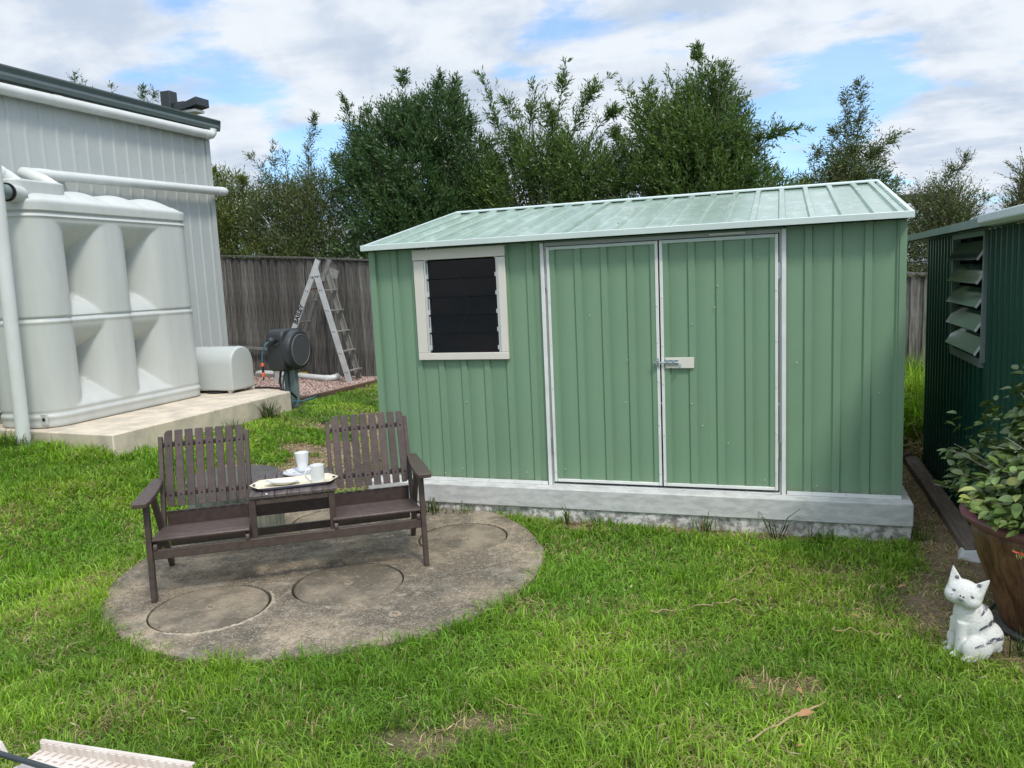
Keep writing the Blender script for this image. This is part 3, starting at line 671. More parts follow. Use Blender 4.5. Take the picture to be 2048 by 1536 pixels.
do = obj('dish_body', MB().lathe([(.05, 0), (.055, .002), (.098, .020), (.104, .0215), (.098, .0225), (.055, .008), (0, .007)], (0, 0, 0), 40, cap1=False, sy=.62), 'china', ds, world=False, smooth=60)
ds.rotation_euler = (R(-4), R(5), RZB)
tag(obj('bottle_cap', MB().lathe([(.006, 0), (.006, .008), (.005, .009)], at_bench(.655, .022, .5465), 14), 'china', bevel=.001), 'tiny white cap on the front edge of the bench table', 'cap')

# ------------------------------------------------------------------ concrete stump behind the bench
st = thing('concrete_pedestal', 'lichened pale concrete cylinder with dark top behind the bench', 'pedestal', (-.735, -.905, -.25))
sm = MB(); prof = [(.322, -.05)]+[(.325+random.uniform(-.003, .003), z) for z in np.linspace(0, .42, 10)]+[(.318, .435)]
obj('cylinder', sm.lathe(prof, (0, 0, 0), 64), 'stump', st, world=False, smooth=40)
obj('top', MB().lathe([(.318, .4355), (.326, .442), (.326, .462), (.312, .470)], (0, 0, 0), 64), 'stump_top', st, world=False, smooth=40)

# ------------------------------------------------------------------ grey steel building on the left
bld = thing('steel_building', 'big grey ribbed steel building with slate green gutter and white pipes', 'building', (-4.85, 4.26, 0))
WX = -4.85
ribsB = [4.26-.10-.205*i for i in range(52)]
for k in range(12):
    y1 = 4.26-.82*k; y0 = y1-.82
    obj('wall_sheet', ribbed(y0, y1, .385, 3.90, [r for r in ribsB if y0 < r < y1], lambda u, v, o: (WX+o, u, v), w=.022, h=.016, sl=.016), 'wall_steel', bld)
obj('corner_flashing', MB().box(WX-.02, WX+.024, 4.20, 4.285, .30, 3.88).box(WX-.10, WX-.02, 4.262, 4.285, .3, 3.88), 'wall_steel', bld, bevel=.003)
obj('base_flashing', MB().box(WX+.001, WX+.022, -5.7, 4.19, .372, .392), 'trim', bld)
obj('foundation', MB().box(WX-6, WX-.012, -5.8, 4.255, -.4, .384), 'plaster', bld)
obj('end_wall', ribbed(WX-6, WX-.0, .385, 3.9, [WX-6+.1+.2*i for i in range(29)], lambda u, v, o: (u, 4.262+o*.5, v), w=.022, h=.016, sl=.016), 'wall_steel', bld)
obj('back_wall', MB().box(WX-6.02, WX-6, -5.7, 4.26, .384, 4.5).box(WX-6, WX, -5.72, -5.70, .384, 3.9), 'wall_steel', bld)
obj('roof', MB().add([(WX+.04, -5.9, 4.015), (WX+.04, 4.40, 4.015), (WX-6.1, 4.40, 4.55), (WX-6.1, -5.9, 4.55), (WX+.04, -5.9, 3.995), (WX+.04, 4.40, 3.995), (WX-6.1, 4.40, 4.53), (WX-6.1, -5.9, 4.53)],
                     [(0, 1, 2, 3), (7, 6, 5, 4), (0, 4, 5, 1), (1, 5, 6, 2), (2, 6, 7, 3), (3, 7, 4, 0)]), 'gutter', bld)
gp = [(WX+.03, 3.99), (WX+.03, 3.87), (WX+.06, 3.855), (WX+.115, 3.855), (WX+.125, 3.90), (WX+.115, 3.935), (WX+.13, 3.975), (WX+.145, 3.985), (WX+.145, 4.0), (WX+.12, 4.0), (WX+.105, 3.97), (WX+.05, 3.88)]
obj('gutter', MB().prism(gp, -5.8, 4.41, 'y').prism([(WX+.03, 3.99), (WX+.03, 3.87), (WX+.06, 3.855), (WX+.115, 3.855), (WX+.125, 3.90), (WX+.14, 3.99)], 4.405, 4.425, 'y'), 'gutter', bld, smooth=20)
obj('eave_board', MB().box(WX-.0, WX+.028, -5.7, 4.30, 3.895, 3.99), 'gutter', bld)
obj('roof_pipe', MB().tube([(WX+.10, -3, 3.73), (WX+.10, 4.18, 3.775), (WX+.10, 4.235, 3.785), (WX+.10, 4.262, 3.81), (WX+.10, 4.27, 3.86)], .062, 18)
    .tube([(WX+.10, 1.62, 3.759), (WX+.10, 1.72, 3.760)], .066, 18).tube([(WX+.10, 4.10, 3.774), (WX+.10, 4.20, 3.776)], .067, 18), 'pvc', bld, smooth=50)
ps = MB()
for (y, z) in ((1.95, 3.25), (3.7, 3.2), (3.3, 3.35), (1.8, 3.5)): ps.lathe([(.008, 0), (.008, .004)], (WX+.001, y, z), 8, 'x')
q = obj('screw', ps, 'screw', bld); q['kind'] = 'stuff'
wp = thing('tank_inlet_pipe', 'white plastic pipe running along the grey wall down into the water tank', 'pipe', (WX+.15, 4.3, 2.9))
obj('pipe_run', MB().tube([(WX+.02, 4.395, 2.99), (WX+.08, 4.405, 2.99), (WX+.13, 4.38, 2.988), (WX+.14, 4.30, 2.986), (WX+.14, 1.22, 2.905), (WX+.16, 1.08, 2.90), (WX+.24, .99, 2.885), (-4.38, 1.04, 2.79), (-4.25, 1.06, 2.70)], .058, 18)
    .tube([(WX+.14, 4.20, 2.983), (WX+.14, 4.34, 2.987)], .063, 18).tube([(WX+.14, 1.22, 2.905), (WX+.14, 1.40, 2.910)], .063, 18), 'pvc', wp, smooth=50)
obj('pipe_clip', MB().box(WX+.02, WX+.10, 1.62, 1.66, 2.90, 2.98), 'pvc', wp)
w2 = tag(obj('tank_feed_pipe', MB().tube([(-4.5, -.6, 3.45), (-4.42, .40, 2.90), (-4.36, .60, 2.79), (-4.30, .68, 2.70)], .056, 18).tube([(-4.42, .36, 2.92), (-4.37, .55, 2.815)], .061, 18), 'pvc', smooth=50),
         'white pipe sloping into the tank lid from the frame edge', 'pipe')
dp = thing('leaning_downpipe', 'tall white downpipe standing in the grass before the tank', 'pipe', (-3.95, .07, 0))
obj('pipe_run', MB().tube([(-3.950, .07, -.06), (-3.925, .07, 1.0), (-3.888, .07, 2.3), (-3.875, .07, 2.9)], .062, 24), 'pvc', dp, smooth=50)

# ------------------------------------------------------------------ water tank
ZT = .25
TX0, TX1, TY0, TY1 = -4.70, -3.885, .33, 2.655
def tank_outline(n=220, inset=0.0, rc=.26):
    x0, x1, y0, y1 = TX0+inset, TX1-inset, TY0+inset, TY1-inset; r = max(.02, rc-inset)
    pts = []; segs = [((x1-r, y0+r), -90), ((x1-r, y1-r), 0), ((x0+r, y1-r), 90), ((x0+r, y0+r), 180)]
    raw = []
    for (c, a0) in segs:
        for t in np.linspace(0, 90, 14): raw.append((c[0]+r*math.cos(R(a0+t)), c[1]+r*math.sin(R(a0+t))))
    raw.append(raw[0]); raw = np.array(raw); d = np.hypot(*np.diff(raw, axis=0).T); s = np.concatenate([[0], np.cumsum(d)])
    u = np.linspace(0, s[-1], n, endpoint=False); return np.stack([np.interp(u, s, raw[:, 0]), np.interp(u, s, raw[:, 1])], 1)
NP = 300
ol = tank_outline(NP); nrm = np.roll(ol, -1, 0)-np.roll(ol, 1, 0); nrm = np.stack([nrm[:, 1], -nrm[:, 0]], 1); nrm /= np.linalg.norm(nrm, axis=1)[:, None]
zs = np.concatenate([np.linspace(0, .02, 3), np.linspace(.04, 2.24, 150), np.linspace(2.255, 2.27, 3)])
def bead(z, c, w, a): return a*np.exp(-((z-c)/w)**2)
V = np.zeros((len(zs), NP, 3))
for iz, z in enumerate(zs):
    zz = z+ZT; off = 0.0
    off += -.012*np.exp(-((zz-.40)/.012)**2)+.012*np.exp(-((zz-.36)/.02)**2)
    off += -.026*np.exp(-((zz-1.347)/.009)**2)+.012*np.exp(-((zz-1.315)/.014)**2)
    off += -.034*np.exp(-((zz-2.397)/.009)**2)+.014*np.exp(-((zz-2.36)/.014)**2)
    if zz > 2.40: off += .016
    if z < .02: off -= .03*(1-z/.02)**2
    if z > 2.25: off -= .012*((z-2.25)/.02)
    y = ol[:, 1]; fr = (nrm[:, 0] > .5) | (nrm[:, 0] < -.5)
    dcol = np.full(NP, 9.0)
    for (yc, w_) in ((.56, .43), (1.365, .405), (2.17, .42)):
        u = np.clip(np.abs(y-yc)/w_, 0, 1); dcol = np.minimum(dcol, .50*u**3.4)
    dcol = np.where((y < .56) | (y > 2.20), 0, dcol)
    dt = .52*np.clip((2.32-zz)/.44, 0, 1)**1.45
    db = .52*np.clip((zz-.43)/.44, 0, 1)**1.2
    dm = .035+.56*(np.clip(np.abs(zz-1.30)/.42, 0, 1))**2
    d = np.minimum(dcol, np.minimum(np.minimum(dt, db), dm))
    d = np.where(fr, d, 0)
    V[iz, :, :2] = ol+nrm*(off-d)[:, None]; V[iz, :, 2] = zz
idx = np.arange(len(zs)*NP).reshape(len(zs), NP)
F = np.stack([idx[:-1], np.roll(idx, -1, 1)[:-1], np.roll(idx, -1, 1)[1:], idx[1:]], -1).reshape(-1, 4)
tank = thing('water_tank', 'tall pale grey moulded slimline rainwater tank on the concrete slab', 'water tank', (-4.29, 1.49, ZT))
tm = np_mesh('tank_body', V.reshape(-1, 3), [F, idx[:1, ::-1]], 'tank', smooth=True)
tb = obj('tank_body', tm, 'tank', tank, smooth=48)
# top: scalloped dome
nu, nv = 26, 150; us = np.linspace(0, 1, nu); vv = np.linspace(0, 1, nv); U, Vv = np.meshgrid(us, vv)
xo0, xo1, yo0, yo1 = TX0+.012, TX1-.012, TY0+.012, TY1-.012
XX = xo0+(xo1-xo0)*U; YY = yo0+(yo1-yo0)*Vv
rc = .25     # follow the rounded corners
def clampc(X_, Y_):
    cx = np.clip(X_, xo0+rc, xo1-rc); cy = np.clip(Y_, yo0+rc, yo1-rc); dx, dy = X_-cx, Y_-cy
    m = np.maximum(np.abs(dx), np.abs(dy)); h = np.hypot(dx, dy); k = np.where(h > 1e-6, m/np.maximum(h, 1e-6), 1); return cx+dx*k, cy+dy*k
XX, YY = clampc(XX, YY)
edge_d = np.minimum(np.minimum(U, 1-U)*(xo1-xo0), np.minimum(Vv, 1-Vv)*(yo1-yo0))
ph = (YY-.95)/.50; hump = np.abs(np.sin(np.clip(ph, 0, 9)*math.pi))**.45; hump = np.where(ph < 0, 1, hump)
ZZ = ZT+2.27+(.065+.085*hump)*np.sin(np.clip(edge_d/.30, 0, 1)*math.pi/2)
idx = np.arange(nu*nv).reshape(nv, nu); F = np.stack([idx[:-1, :-1], idx[:-1, 1:], idx[1:, 1:], idx[1:, :-1]], -1).reshape(-1, 4)
obj('tank_top', np_mesh('tank_top', np.stack([XX, YY, ZZ], -1).reshape(-1, 3), [F], 'tank'), 'tank', tank, smooth=60)
lid = MB(); lo = []
for (cx, cy, a0) in ((-4.08, .44, -90), (-4.08, .86, 0), (-4.50, .86, 90), (-4.50, .44, 180)):
    for t in (0, 22, 45, 68, 90): lo.append((cx+.09*math.cos(R(a0+t)), cy+.11*math.sin(R(a0+t))))
lid.prism(lo, 2.56, 2.715, 'z')
obj('tank_lid', lid, 'tank', tank, bevel=.02, seg=3)
obj('outlet', MB().box(-4.03, -3.955, .352, .372, .29, .40), 'tank', tank, bevel=.004)
obj('outlet_hole', MB().lathe([(.018, 0), (.018, -.004)], (-3.99, .351, .345), 16, 'y'), 'black', tank)
ov = MB().tube([(-4.02, .42, 2.56), (-3.96, .24, 2.565)], .085, 22)
obj('overflow_collar', ov, 'tank', tank, smooth=50)
obj('overflow_ring', MB().tube([(-3.962, .245, 2.565), (-3.955, .225, 2.565)], .089, 22), 'black', tank, smooth=50)
obj('overflow_pipe', MB().tube([(-3.955, .225, 2.565), (-3.93, .08, 2.562)], .072, 22), 'dtrim', tank, smooth=50)

# tank slab
ts = MB(); ts.prism([(-2.936, .165), (-2.855, 2.914), (-3.70, 3.34), (-4.849, 3.60), (-4.849, .30)], -.30, .25, 'z')
struct(obj('tank_slab', ts, 'tank_slab', bevel=.012), 'sandy concrete slab under the grey water tank')

# pump cover
pc = thing('pump_cover', 'pale grey arched plastic pump cover on the slab beside the tank', 'pump cover', (-4.0, 2.95, .25))
arch = [(2.700, .285), (2.700, .62)]+[(2.925-.225*math.cos(t), .62+.215*math.sin(t)) for t in np.linspace(.15, math.pi-.15, 16)]+[(3.150, .62), (3.150, .285)]
obj('cover_shell', MB().prism(arch, -4.70, -3.553, 'x'), 'pump', pc, bevel=.022, seg=3, smooth=50)
obj('front_seam', MB().prism([(2.925+(y-2.925)*1.006, .285+(z-.285)*1.006) for y, z in arch], -3.60, -3.592, 'x'), 'pump', pc, smooth=50)
for x, y in ((-3.62, 2.74), (-3.62, 3.11), (-4.6, 2.74), (-4.6, 3.11)):
    obj('foot', MB().add([(x-.035, y-.03, .30), (x+.035, y-.03, .30), (x+.035, y+.03, .30), (x-.035, y+.03, .30), (x-.02, y-.02, .25), (x+.02, y-.02, .25), (x+.02, y+.02, .25), (x-.02, y+.02, .25)],
                         [(0, 1, 2, 3), (7, 6, 5, 4), (0, 4, 5, 1), (1, 5, 6, 2), (2, 6, 7, 3), (3, 7, 4, 0)]), 'pump', pc, bevel=.006)
obj('base_plate', MB().lathe([(.17, .252), (.19, .262), (.17, .275)], (-3.85, 2.86, 0), 28), 'black', pc)
tag(obj('black_hose', MB().tube([(-3.56, 3.15, .262), (-3.35, 3.16, .264), (-3.10, 3.06, .268), (-2.99, 3.10, .22), (-3.0, 3.24, .12)], .014, 10), 'black'), 'black hose lying along the end of the tank slab', 'hose')

# hose reel
rl = thing('hose_reel', 'charcoal wall-type garden hose reel mounted on a grey post', 'hose reel', (-3.05, 3.29, 0))
obj('post', MB().box(-3.095, -3.005, 3.26, 3.33, -.05, .62), 'post', rl, bevel=.004)
case = []
for (cy, cz, a0) in ((3.13, .60, 180), (3.43, .60, 270), (3.43, .90, 0), (3.13, .90, 90)):
    for t in np.linspace(0, 90, 7): case.append((cy+.10*math.cos(R(a0+t)), cz+.12*math.sin(R(a0+t))))
obj('case', MB().prism(case, -3.25, -3.00, 'x'), 'reel', rl, bevel=.035, seg=4, smooth=60)
obj('drum_side', MB().lathe([(.262, -3.01), (.262, -2.935), (.250, -2.912), (.228, -2.902)], (0, 3.28, .745), 44, 'x'), 'reel', rl, smooth=40)
obj('disc_ring', MB().lathe([(.206, -2.903), (.206, -2.894), (.196, -2.892), (.194, -2.9025)], (0, 3.28, .745), 44, 'x', cap0=False, cap1=False), 'reel_ring', rl, smooth=40)
obj('disc_face', MB().lathe([(.194, -2.904), (.190, -2.898), (.0, -2.894)], (0, 3.28, .745), 44, 'x', cap1=False), 'reel_disc', rl, smooth=40)
obj('hose_slot', MB().box(-3.24, -3.04, 3.022, 3.05, .855, .915), 'black', rl, bevel=.01)
obj('slot_lip', MB().tube([(-3.245, 3.02, .91), (-3.245, 3.015, .86), (-3.22, 3.012, .843), (-3.06, 3.012, .843), (-3.04, 3.015, .86)], .008, 8), 'reel_disc', rl)
obj('hose_guide', MB().lathe([(.02, 2.93), (.045, 2.95), (.05, 2.98), (.04, 3.03)], (-3.13, 0, .885), 20, 'y'), 'reel', rl, smooth=60)
obj('hose', MB().tube([(-3.13, 2.95, .885), (-3.15, 2.90, .86), (-3.18, 2.87, .79), (-3.20, 2.87, .70), (-3.205, 2.87, .62)], .010, 10), 'hose', rl, smooth=60)
obj('hose_connector', MB().lathe([(.016, .62), (.021, .605), (.021, .58), (.017, .575)], (-3.205, 2.87, 0), 14), 'orange', rl, smooth=40)
obj('hose_nozzle', MB().lathe([(.018, .50), (.022, .49), (.020, .45), (.012, .44)], (-3.205, 2.87, 0), 14), 'orange', rl, smooth=40)
obj('connector_grip', MB().lathe([(.015, .576), (.016, .50)], (-3.205, 2.87, 0), 14).lathe([(.010, .44), (.010, .40)], (-3.205, 2.87, 0), 10), 'black', rl)
obj('wall_bracket', MB().box(-3.16, -3.11, 3.24, 3.30, .05, .58).box(-3.07, -3.0, 3.24, 3.262, .48, .62), 'post', rl)
obj('supply_hose', MB().tube([(-3.10, 3.2, .55), (-3.14, 3.17, .30), (-3.12, 3.16, .14), (-3.05, 3.18, .08), (-2.92, 3.22, .07), (-2.80, 3.30, .10), (-2.74, 3.36, .13), (-2.86, 3.34, .09), (-3.0, 3.30, .05)], .010, 8), 'hose', rl, smooth=60)
obj('supply_hose', MB().tube([(-3.16, 3.2, .55), (-3.17, 3.15, .35), (-3.12, 3.13, .12), (-3.09, 3.14, .03)], .014, 8), 'black', rl, smooth=60)

# ------------------------------------------------------------------ gravel bed, timber edging
GX, GY = np.meshgrid(np.arange(-6.7, -3.0, .06), np.arange(2.9, 6.3, .06))
def bed(x, y): return (x < -3.165+.112*(y-3.5)-.02) & ((y > 3.36+.5*(-3.7-x)*.45) | (x > -3.7)) & (y > 3.0)
gm = MB(); gm.prism([(-3.19, 3.12), (-2.92, 5.95), (-6.8, 6.45), (-6.8, 4.27), (-4.84, 4.27), (-4.84, 3.56), (-3.70, 3.33)], -.30, .028, 'z')
struct(obj('gravel_path', gm, mat('gravel_base', (.22, .16, .13), .95, var=(.35, .27, .22), vscale=50, vmix=.7, bump=.8, bscale=60)), 'gravel bed between the grey building and the paling fence')
# stones
def stones(N, xf, yf, zf, size, cols, name, label):
    t = (1+5**.5)/2; ico = np.array([(-1, t, 0), (1, t, 0), (-1, -t, 0), (1, -t, 0), (0, -1, t), (0, 1, t), (0, -1, -t), (0, 1, -t), (t, 0, -1), (t, 0, 1), (-t, 0, -1), (-t, 0, 1)])/math.hypot(1, t)
    fi = np.array([(0, 11, 5), (0, 5, 1), (0, 1, 7), (0, 7, 10), (0, 10, 11), (1, 5, 9), (5, 11, 4), (11, 10, 2), (10, 7, 6), (7, 1, 8), (3, 9, 4), (3, 4, 2), (3, 2, 6), (3, 6, 8), (3, 8, 9), (4, 9, 5), (2, 4, 11), (6, 2, 10), (8, 6, 7), (9, 8, 1)])
    s = rng.uniform(.5, 1.25, (N, 1, 1))*size*rng.uniform(.6, 1.25, (N, 1, 3)); s[:, :, 2] *= .7
    v = ico[None]*s*rng.uniform(.78, 1.2, (N, 12, 1)); a_ = rng.uniform(0, 6.28, N); ca, sa = np.cos(a_)[:, None], np.sin(a_)[:, None]
    vx = v[:, :, 0]*ca-v[:, :, 1]*sa; vy = v[:, :, 0]*sa+v[:, :, 1]*ca
    P_ = np.stack([vx+xf[:, None], vy+yf[:, None], v[:, :, 2]+zf[:, None]], -1)
    f = (fi[None]+(np.arange(N)*12)[:, None, None]).reshape(-1, 3)
    c = np.array(cols)[rng.integers(0, len(cols), N)]*rng.uniform(.75, 1.25, (N, 1)); c = np.repeat(c, 12, 0)
    o = link(bpy.data.objects.new(name, np_mesh(name, P_.reshape(-1, 3), [f], 'pebble', c))); tag(o, label, 'gravel', kind='stuff'); return o
xx = rng.uniform(-6.5, -2.95, 60000); yy = rng.uniform(3.1, 6.3, 60000)
k = bed(xx, yy) & (xx > -3.3-(yy-3)*1.45) & ~((xx < -4.83) & (yy < 4.3)); xx, yy = xx[k][:13000], yy[k][:13000]
stones(len(xx), xx, yy, .030+rng.uniform(0, .018, len(xx)), .017, [(.42, .27, .22), (.50, .36, .30), (.33, .22, .19), (.55, .45, .40), (.26, .19, .17)], 'gravel', 'pinkish crushed gravel in the bed beside the fence')
xx = rng.uniform(-2.3, -.03, 16000); yy = rng.uniform(.2, 5.8, 16000); k = bare(xx, yy) > rng.uniform(.3, .9, 16000); xx, yy = xx[k][:6500], yy[k][:6500]
stones(len(xx), xx, yy, gz(xx, yy)+.003, .009, [(.45, .32, .24), (.52, .40, .31), (.36, .26, .19), (.58, .48, .40)], 'path_gravel', 'fine tan gravel on the bare path beside the pale green shed')
ed = thing('timber_edging', 'brown timber board edging the gravel bed', 'edging', (-3.1, 4.5, 0))
y0 = 3.40
for i, (ya, yb) in enumerate(((3.36, 4.70), (4.72, 5.92))):
    xa, xb = -3.155+.112*(ya-3.5), -3.155+.112*(yb-3.5)
    obj('board', MB().beam((xa, ya, -.020), (xb, yb, -.020), .045, .185), 'edging', ed, bevel=.005)

# ------------------------------------------------------------------ paling fence
fence = thing('paling_fence', 'long weathered grey timber paling fence behind the sheds', 'fence', (-3.4, 5.95, 0))
fy = lambda x: 5.95-.1*(x+3.4)
def ftop(x):
    if x < -4.62: return 2.045+.070*(-4.62-x)
    if x < -3.3: return 2.065-.095*(x+4.62)
    return 1.94-.0725*(x+3.3)
pal_meshes = []
for k in range(9):
    w_ = .098+.004*random.random(); mb = MB(); nz_ = 6; hh = 2.1; vs = []
    bend = random.uniform(-.006, .006); cup = random.uniform(.001, .005)
    for i in range(nz_+1):
        z = hh*i/nz_; jx = bend*math.sin(i/nz_*3.1); jw = random.uniform(-.002, .002)
        vs += [(jx-w_/2-jw, -.007+cup, z), (jx, -.007, z), (jx+w_/2+jw, -.007+cup*.5, z), (jx+w_/2+jw, .006, z), (jx-w_/2-jw, .006, z)]
    fs = [(i*5+q, i*5+(q+1) % 5, i*5+5+(q+1) % 5, i*5+5+q) for i in range(nz_) for q in range(5)]+[(4, 3, 2, 1, 0), tuple(nz_*5+q for q in range(5))]
    me = mb.add(vs, fs).mesh('paling'); me.materials.append(M['paling']); pal_meshes.append(me)
x = -7.6; i = 0
while x < 5.6:
    o = link(bpy.data.objects.new('paling', pal_meshes[i % 9 if i % 2 else random.randrange(9)]), fence)
    top = ftop(x)-.03-random.uniform(0, .02); layer = i % 2
    o.location = (x+3.4, fy(x)-5.95-(.0 if layer else .019)+random.uniform(-.003, .003), top-2.1); o.rotation_euler = (random.uniform(-.004, .004), random.uniform(-.010, .010), random.uniform(-.05, .05)-.1)
    x += .0775+random.uniform(-.004, .006); i += 1
for (xa, xb) in ((-7.7, -4.63), (-4.63, -3.3), (-3.3, .4), (.4, 3.0), (3.0, 5.7)):
    za, zb = (ftop(xa+1e-3), ftop(xb-1e-3))
    obj('capping', MB().beam((xa+.003, fy(xa)-.005, za), (xb-.003, fy(xb)-.005, zb), .095, .032), 'paling', fence, bevel=.004)
    for dz in (-.28, -1.0, -1.75): obj('fence_rail', MB().beam((xa, fy(xa)+.06, za+dz), (xb, fy(xb)+.06, zb+dz), .04, .075), 'paling', fence)
for x in (-6.7, -4.6, -2.4, -.1, 2.2, 4.5): obj('fence_post', MB().box(x-.05, x+.05, fy(x)+.09, fy(x)+.17, -.5, ftop(x)-.05), 'paling', fence)
obj('bottom_board', MB().beam((-7.2, fy(-7.2)-.035, .10), (-5.0, fy(-5.0)-.035, .07), .02, .12), 'paling', fence)

# ------------------------------------------------------------------ ladder
ld = thing('step_ladder', 'tall aluminium A-frame step ladder standing open on the gravel', 'ladder', (-4.0, 5.4, .04))
YN, YF = 5.215, 5.66
def rail(a, b, m='alu'):
    a, b = Vector(a), Vector(b); d = (b-a).normalized(); sd = Vector((0, 1, 0)).cross(d).normalized(); mb = MB()
    mb.beam(a, b, .006, .090, sd)
    s_ = -1 if a.y < 5.4 else 1
    for q in (-1, 1): mb.beam(a+sd*q*.042+Vector((0, -s_*.014, 0)), b+sd*q*.042+Vector((0, -s_*.014, 0)), .024, .006, sd)
    return mb
lr = [((-3.365, YN, .03), (-3.835, YN, 1.80)), ((-3.435, YF, .04), (-3.86, YF-.03, 1.80)), ((-4.735, YN, .03), (-3.775, YN+.012, 1.957)), ((-4.80, YF, .03), (-3.81, YF-.03, 1.965))]
for i, (a_, b_) in enumerate(lr): obj('rail', rail(a_, b_), 'alu' if i in (0, 2) else 'alu_dull', ld, smooth=0)
for z in (.22, .53, .84, 1.17, 1.49):
    t = (z-.03)/(1.80-.03); x = -3.365-.47*t
    obj('tread', MB().box(x-.03, x+.05, YN+.015, YF-.015-.02*t, z-.012, z+.010), 'alu_dull', ld, bevel=.003)
for z in (.35, .67, 1.0, 1.33, 1.64):
    t = (z-.03)/1.927; x = -4.735+.96*t
    obj('tread', MB().box(x-.05, x+.03, YN+.03, YF-.015-.02*t, z-.012, z+.010), 'alu_dull', ld, bevel=.003)
obj('hinge_plate', MB().prism([(-3.90, 1.70), (-3.74, 1.72), (-3.77, 1.84), (-3.84, 1.86)], YN-.012, YN-.004, 'y'), 'alu', ld)
obj('hinge_plate', MB().prism([(-3.90, 1.70), (-3.70, 1.66), (-3.66, 1.78), (-3.84, 1.86)], YF-.03, YF-.022, 'y'), 'alu_dull', ld)
obj('lock_bar', MB().beam((-4.0, YN+.02, 1.50), (-3.76, YN+.02, 1.535), .012, .022), 'rust', ld)
rv = MB()
for (a_, b_) in (lr[0], lr[2]):
    a_, b_ = Vector(a_), Vector(b_)
    for z in (.2, .5, .84, 1.17, 1.49, 1.70):
        p = a_+(b_-a_)*((z-.03)/(b_.z-.03))
        for dx in (-.018, .018): rv.lathe([(.009, 0), (.007, -.004)], (p.x+dx, YN-.004, p.z-dx*.2), 8, 'y')
q = obj('rivet', rv, 'black', ld); q['kind'] = 'stuff'
fc = bpy.data.curves.new('ladder_lettering', 'FONT'); fc.body = 'BAILEY'; fc.size = .105; fc.extrude = .0006; fc.align_x = 'CENTER'; fc.align_y = 'CENTER'; fc.offset = .003; fc.space_character = 1.02
fo = bpy.data.objects.new('lettering', fc); COL.objects.link(fo)
dg = bpy.context.evaluated_depsgraph_get(); tme = bpy.data.meshes.new_from_object(fo.evaluated_get(dg)); bpy.data.objects.remove(fo)
a_, b_ = Vector(lr[2][0]), Vector(lr[2][1]); d = (b_-a_).normalized(); nrm_ = Vector((0, -1, 0)); upv = nrm_.cross(d)
p = a_+(b_-a_)*((1.13-.03)/1.927); Mx = Matrix((d, upv, nrm_)).transposed().to_4x4(); Mx.translation = p+Vector((0, -.0042, 0))
tme.transform(Mx); obj('lettering', tme, 'black', ld, smooth=0)

# pipe on the gravel, aluminium frame, odds by the fence
tag(obj('ground_pipe', MB().tube([(-6.0, 6.28, .085), (-4.6, 5.72, .085), (-3.90, 5.40, .085), (-3.80, 5.37, .09), (-3.735, 5.40, .10), (-3.72, 5.47, .115)], .052, 18).tube([(-3.90, 5.40, .085), (-3.83, 5.375, .087)], .057, 18), 'pvc', smooth=50),
    'white plastic pipe with elbow lying on the pink gravel', 'pipe')
fr = thing('aluminium_frame', 'dull aluminium window frame leaning against the fence by the pump cover', 'frame', (-6.0, 6.1, .05))
def fpt(x, z): return (x, fy(x)-.30+(z-.05)*.42, z)
for (p0, p1, w_) in (((-6.75, .60), (-5.15, .50), .05), ((-6.75, .10), (-5.15, .08), .05), ((-6.70, .08), (-6.70, .60), .03), ((-5.98, .08), (-5.98, .55), .045), ((-5.86, .08), (-5.86, .55), .03), ((-5.2, .08), (-5.2, .5), .03)):
    obj('frame_bar', MB().beam(fpt(*p0), fpt(*p1), .03, w_*.8), 'alu_dull', fr)
tg = thing('yellow_tool', 'small yellow ended tool lying on the gravel below the ladder', 'tool', (-4.7, 5.95, .06))
obj('handle', MB().beam((-4.95, 5.98, .075), (-4.72, 5.92, .075), .03, .03), 'black', tg, bevel=.004)
obj('head', MB().box(-4.72, -4.58, 5.86, 5.94, .05, .13), 'yellow', tg, bevel=.012)

# ------------------------------------------------------------------ dark green shed on the right
gs = thing('dark_green_shed', 'dark green ribbed steel shed with open louvre window at the right edge', 'shed', (4.2, .7, -.2))
GX0 = 4.20
rg = [2.06-.118*i for i in range(26)]
def Pg(u, v, o): return (GX0-o, u, v)
sheets = [(1.02, 2.1, -.24, 1.70), (.06, 1.02, -.24, .90), (-.80, .06, -.24, 1.70)]
for (a_, b2, z0, z1) in sheets:
    obj('wall_sheet', ribbed(a_, b2, z0, z1, [r for r in rg if a_+.01 < r < b2-.01], Pg, w=.022, h=.013, sl=.016), 'dgreen', gs)
obj('end_wall', ribbed(GX0, GX0+2.6, -.24, 1.74, [GX0+.1+.118*i for i in range(21)], lambda u, v, o: (u, 2.1+o*.5, v), w=.022, h=.013, sl=.016), 'dgreen', gs)
obj('end_wall', ribbed(GX0, GX0+2.6, -.24, 1.74, [GX0+.1+.118*i for i in range(21)], lambda u, v, o: (u, -.80-o*.5, v), w=.022, h=.013, sl=.016), 'dgreen', gs)
obj('back_wall', MB().box(GX0+2.6, GX0+2.61, -.8, 2.1, -.24, 1.9), 'dgreen', gs)
obj('roof', MB().add([(4.06, -1.9, 1.742), (4.06, 2.62, 1.742), (6.95, 2.62, 2.04), (6.95, -1.9, 2.04), (4.06, -1.9, 1.724), (4.06, 2.62, 1.724), (6.95, 2.62, 2.02), (6.95, -1.9, 2.02)],
                     [(0, 1, 2, 3), (7, 6, 5, 4), (0, 4, 5, 1), (1, 5, 6, 2), (2, 6, 7, 3), (3, 7, 4, 0)]), 'dtrim', gs)
obj('eave_channel', MB().prism([(4.035, 1.70), (4.10, 1.70), (4.10, 1.712), (4.045, 1.712), (4.045, 1.742), (4.07, 1.748), (4.035, 1.748)], -.58, 2.62, 'y'), 'dtrim', gs)
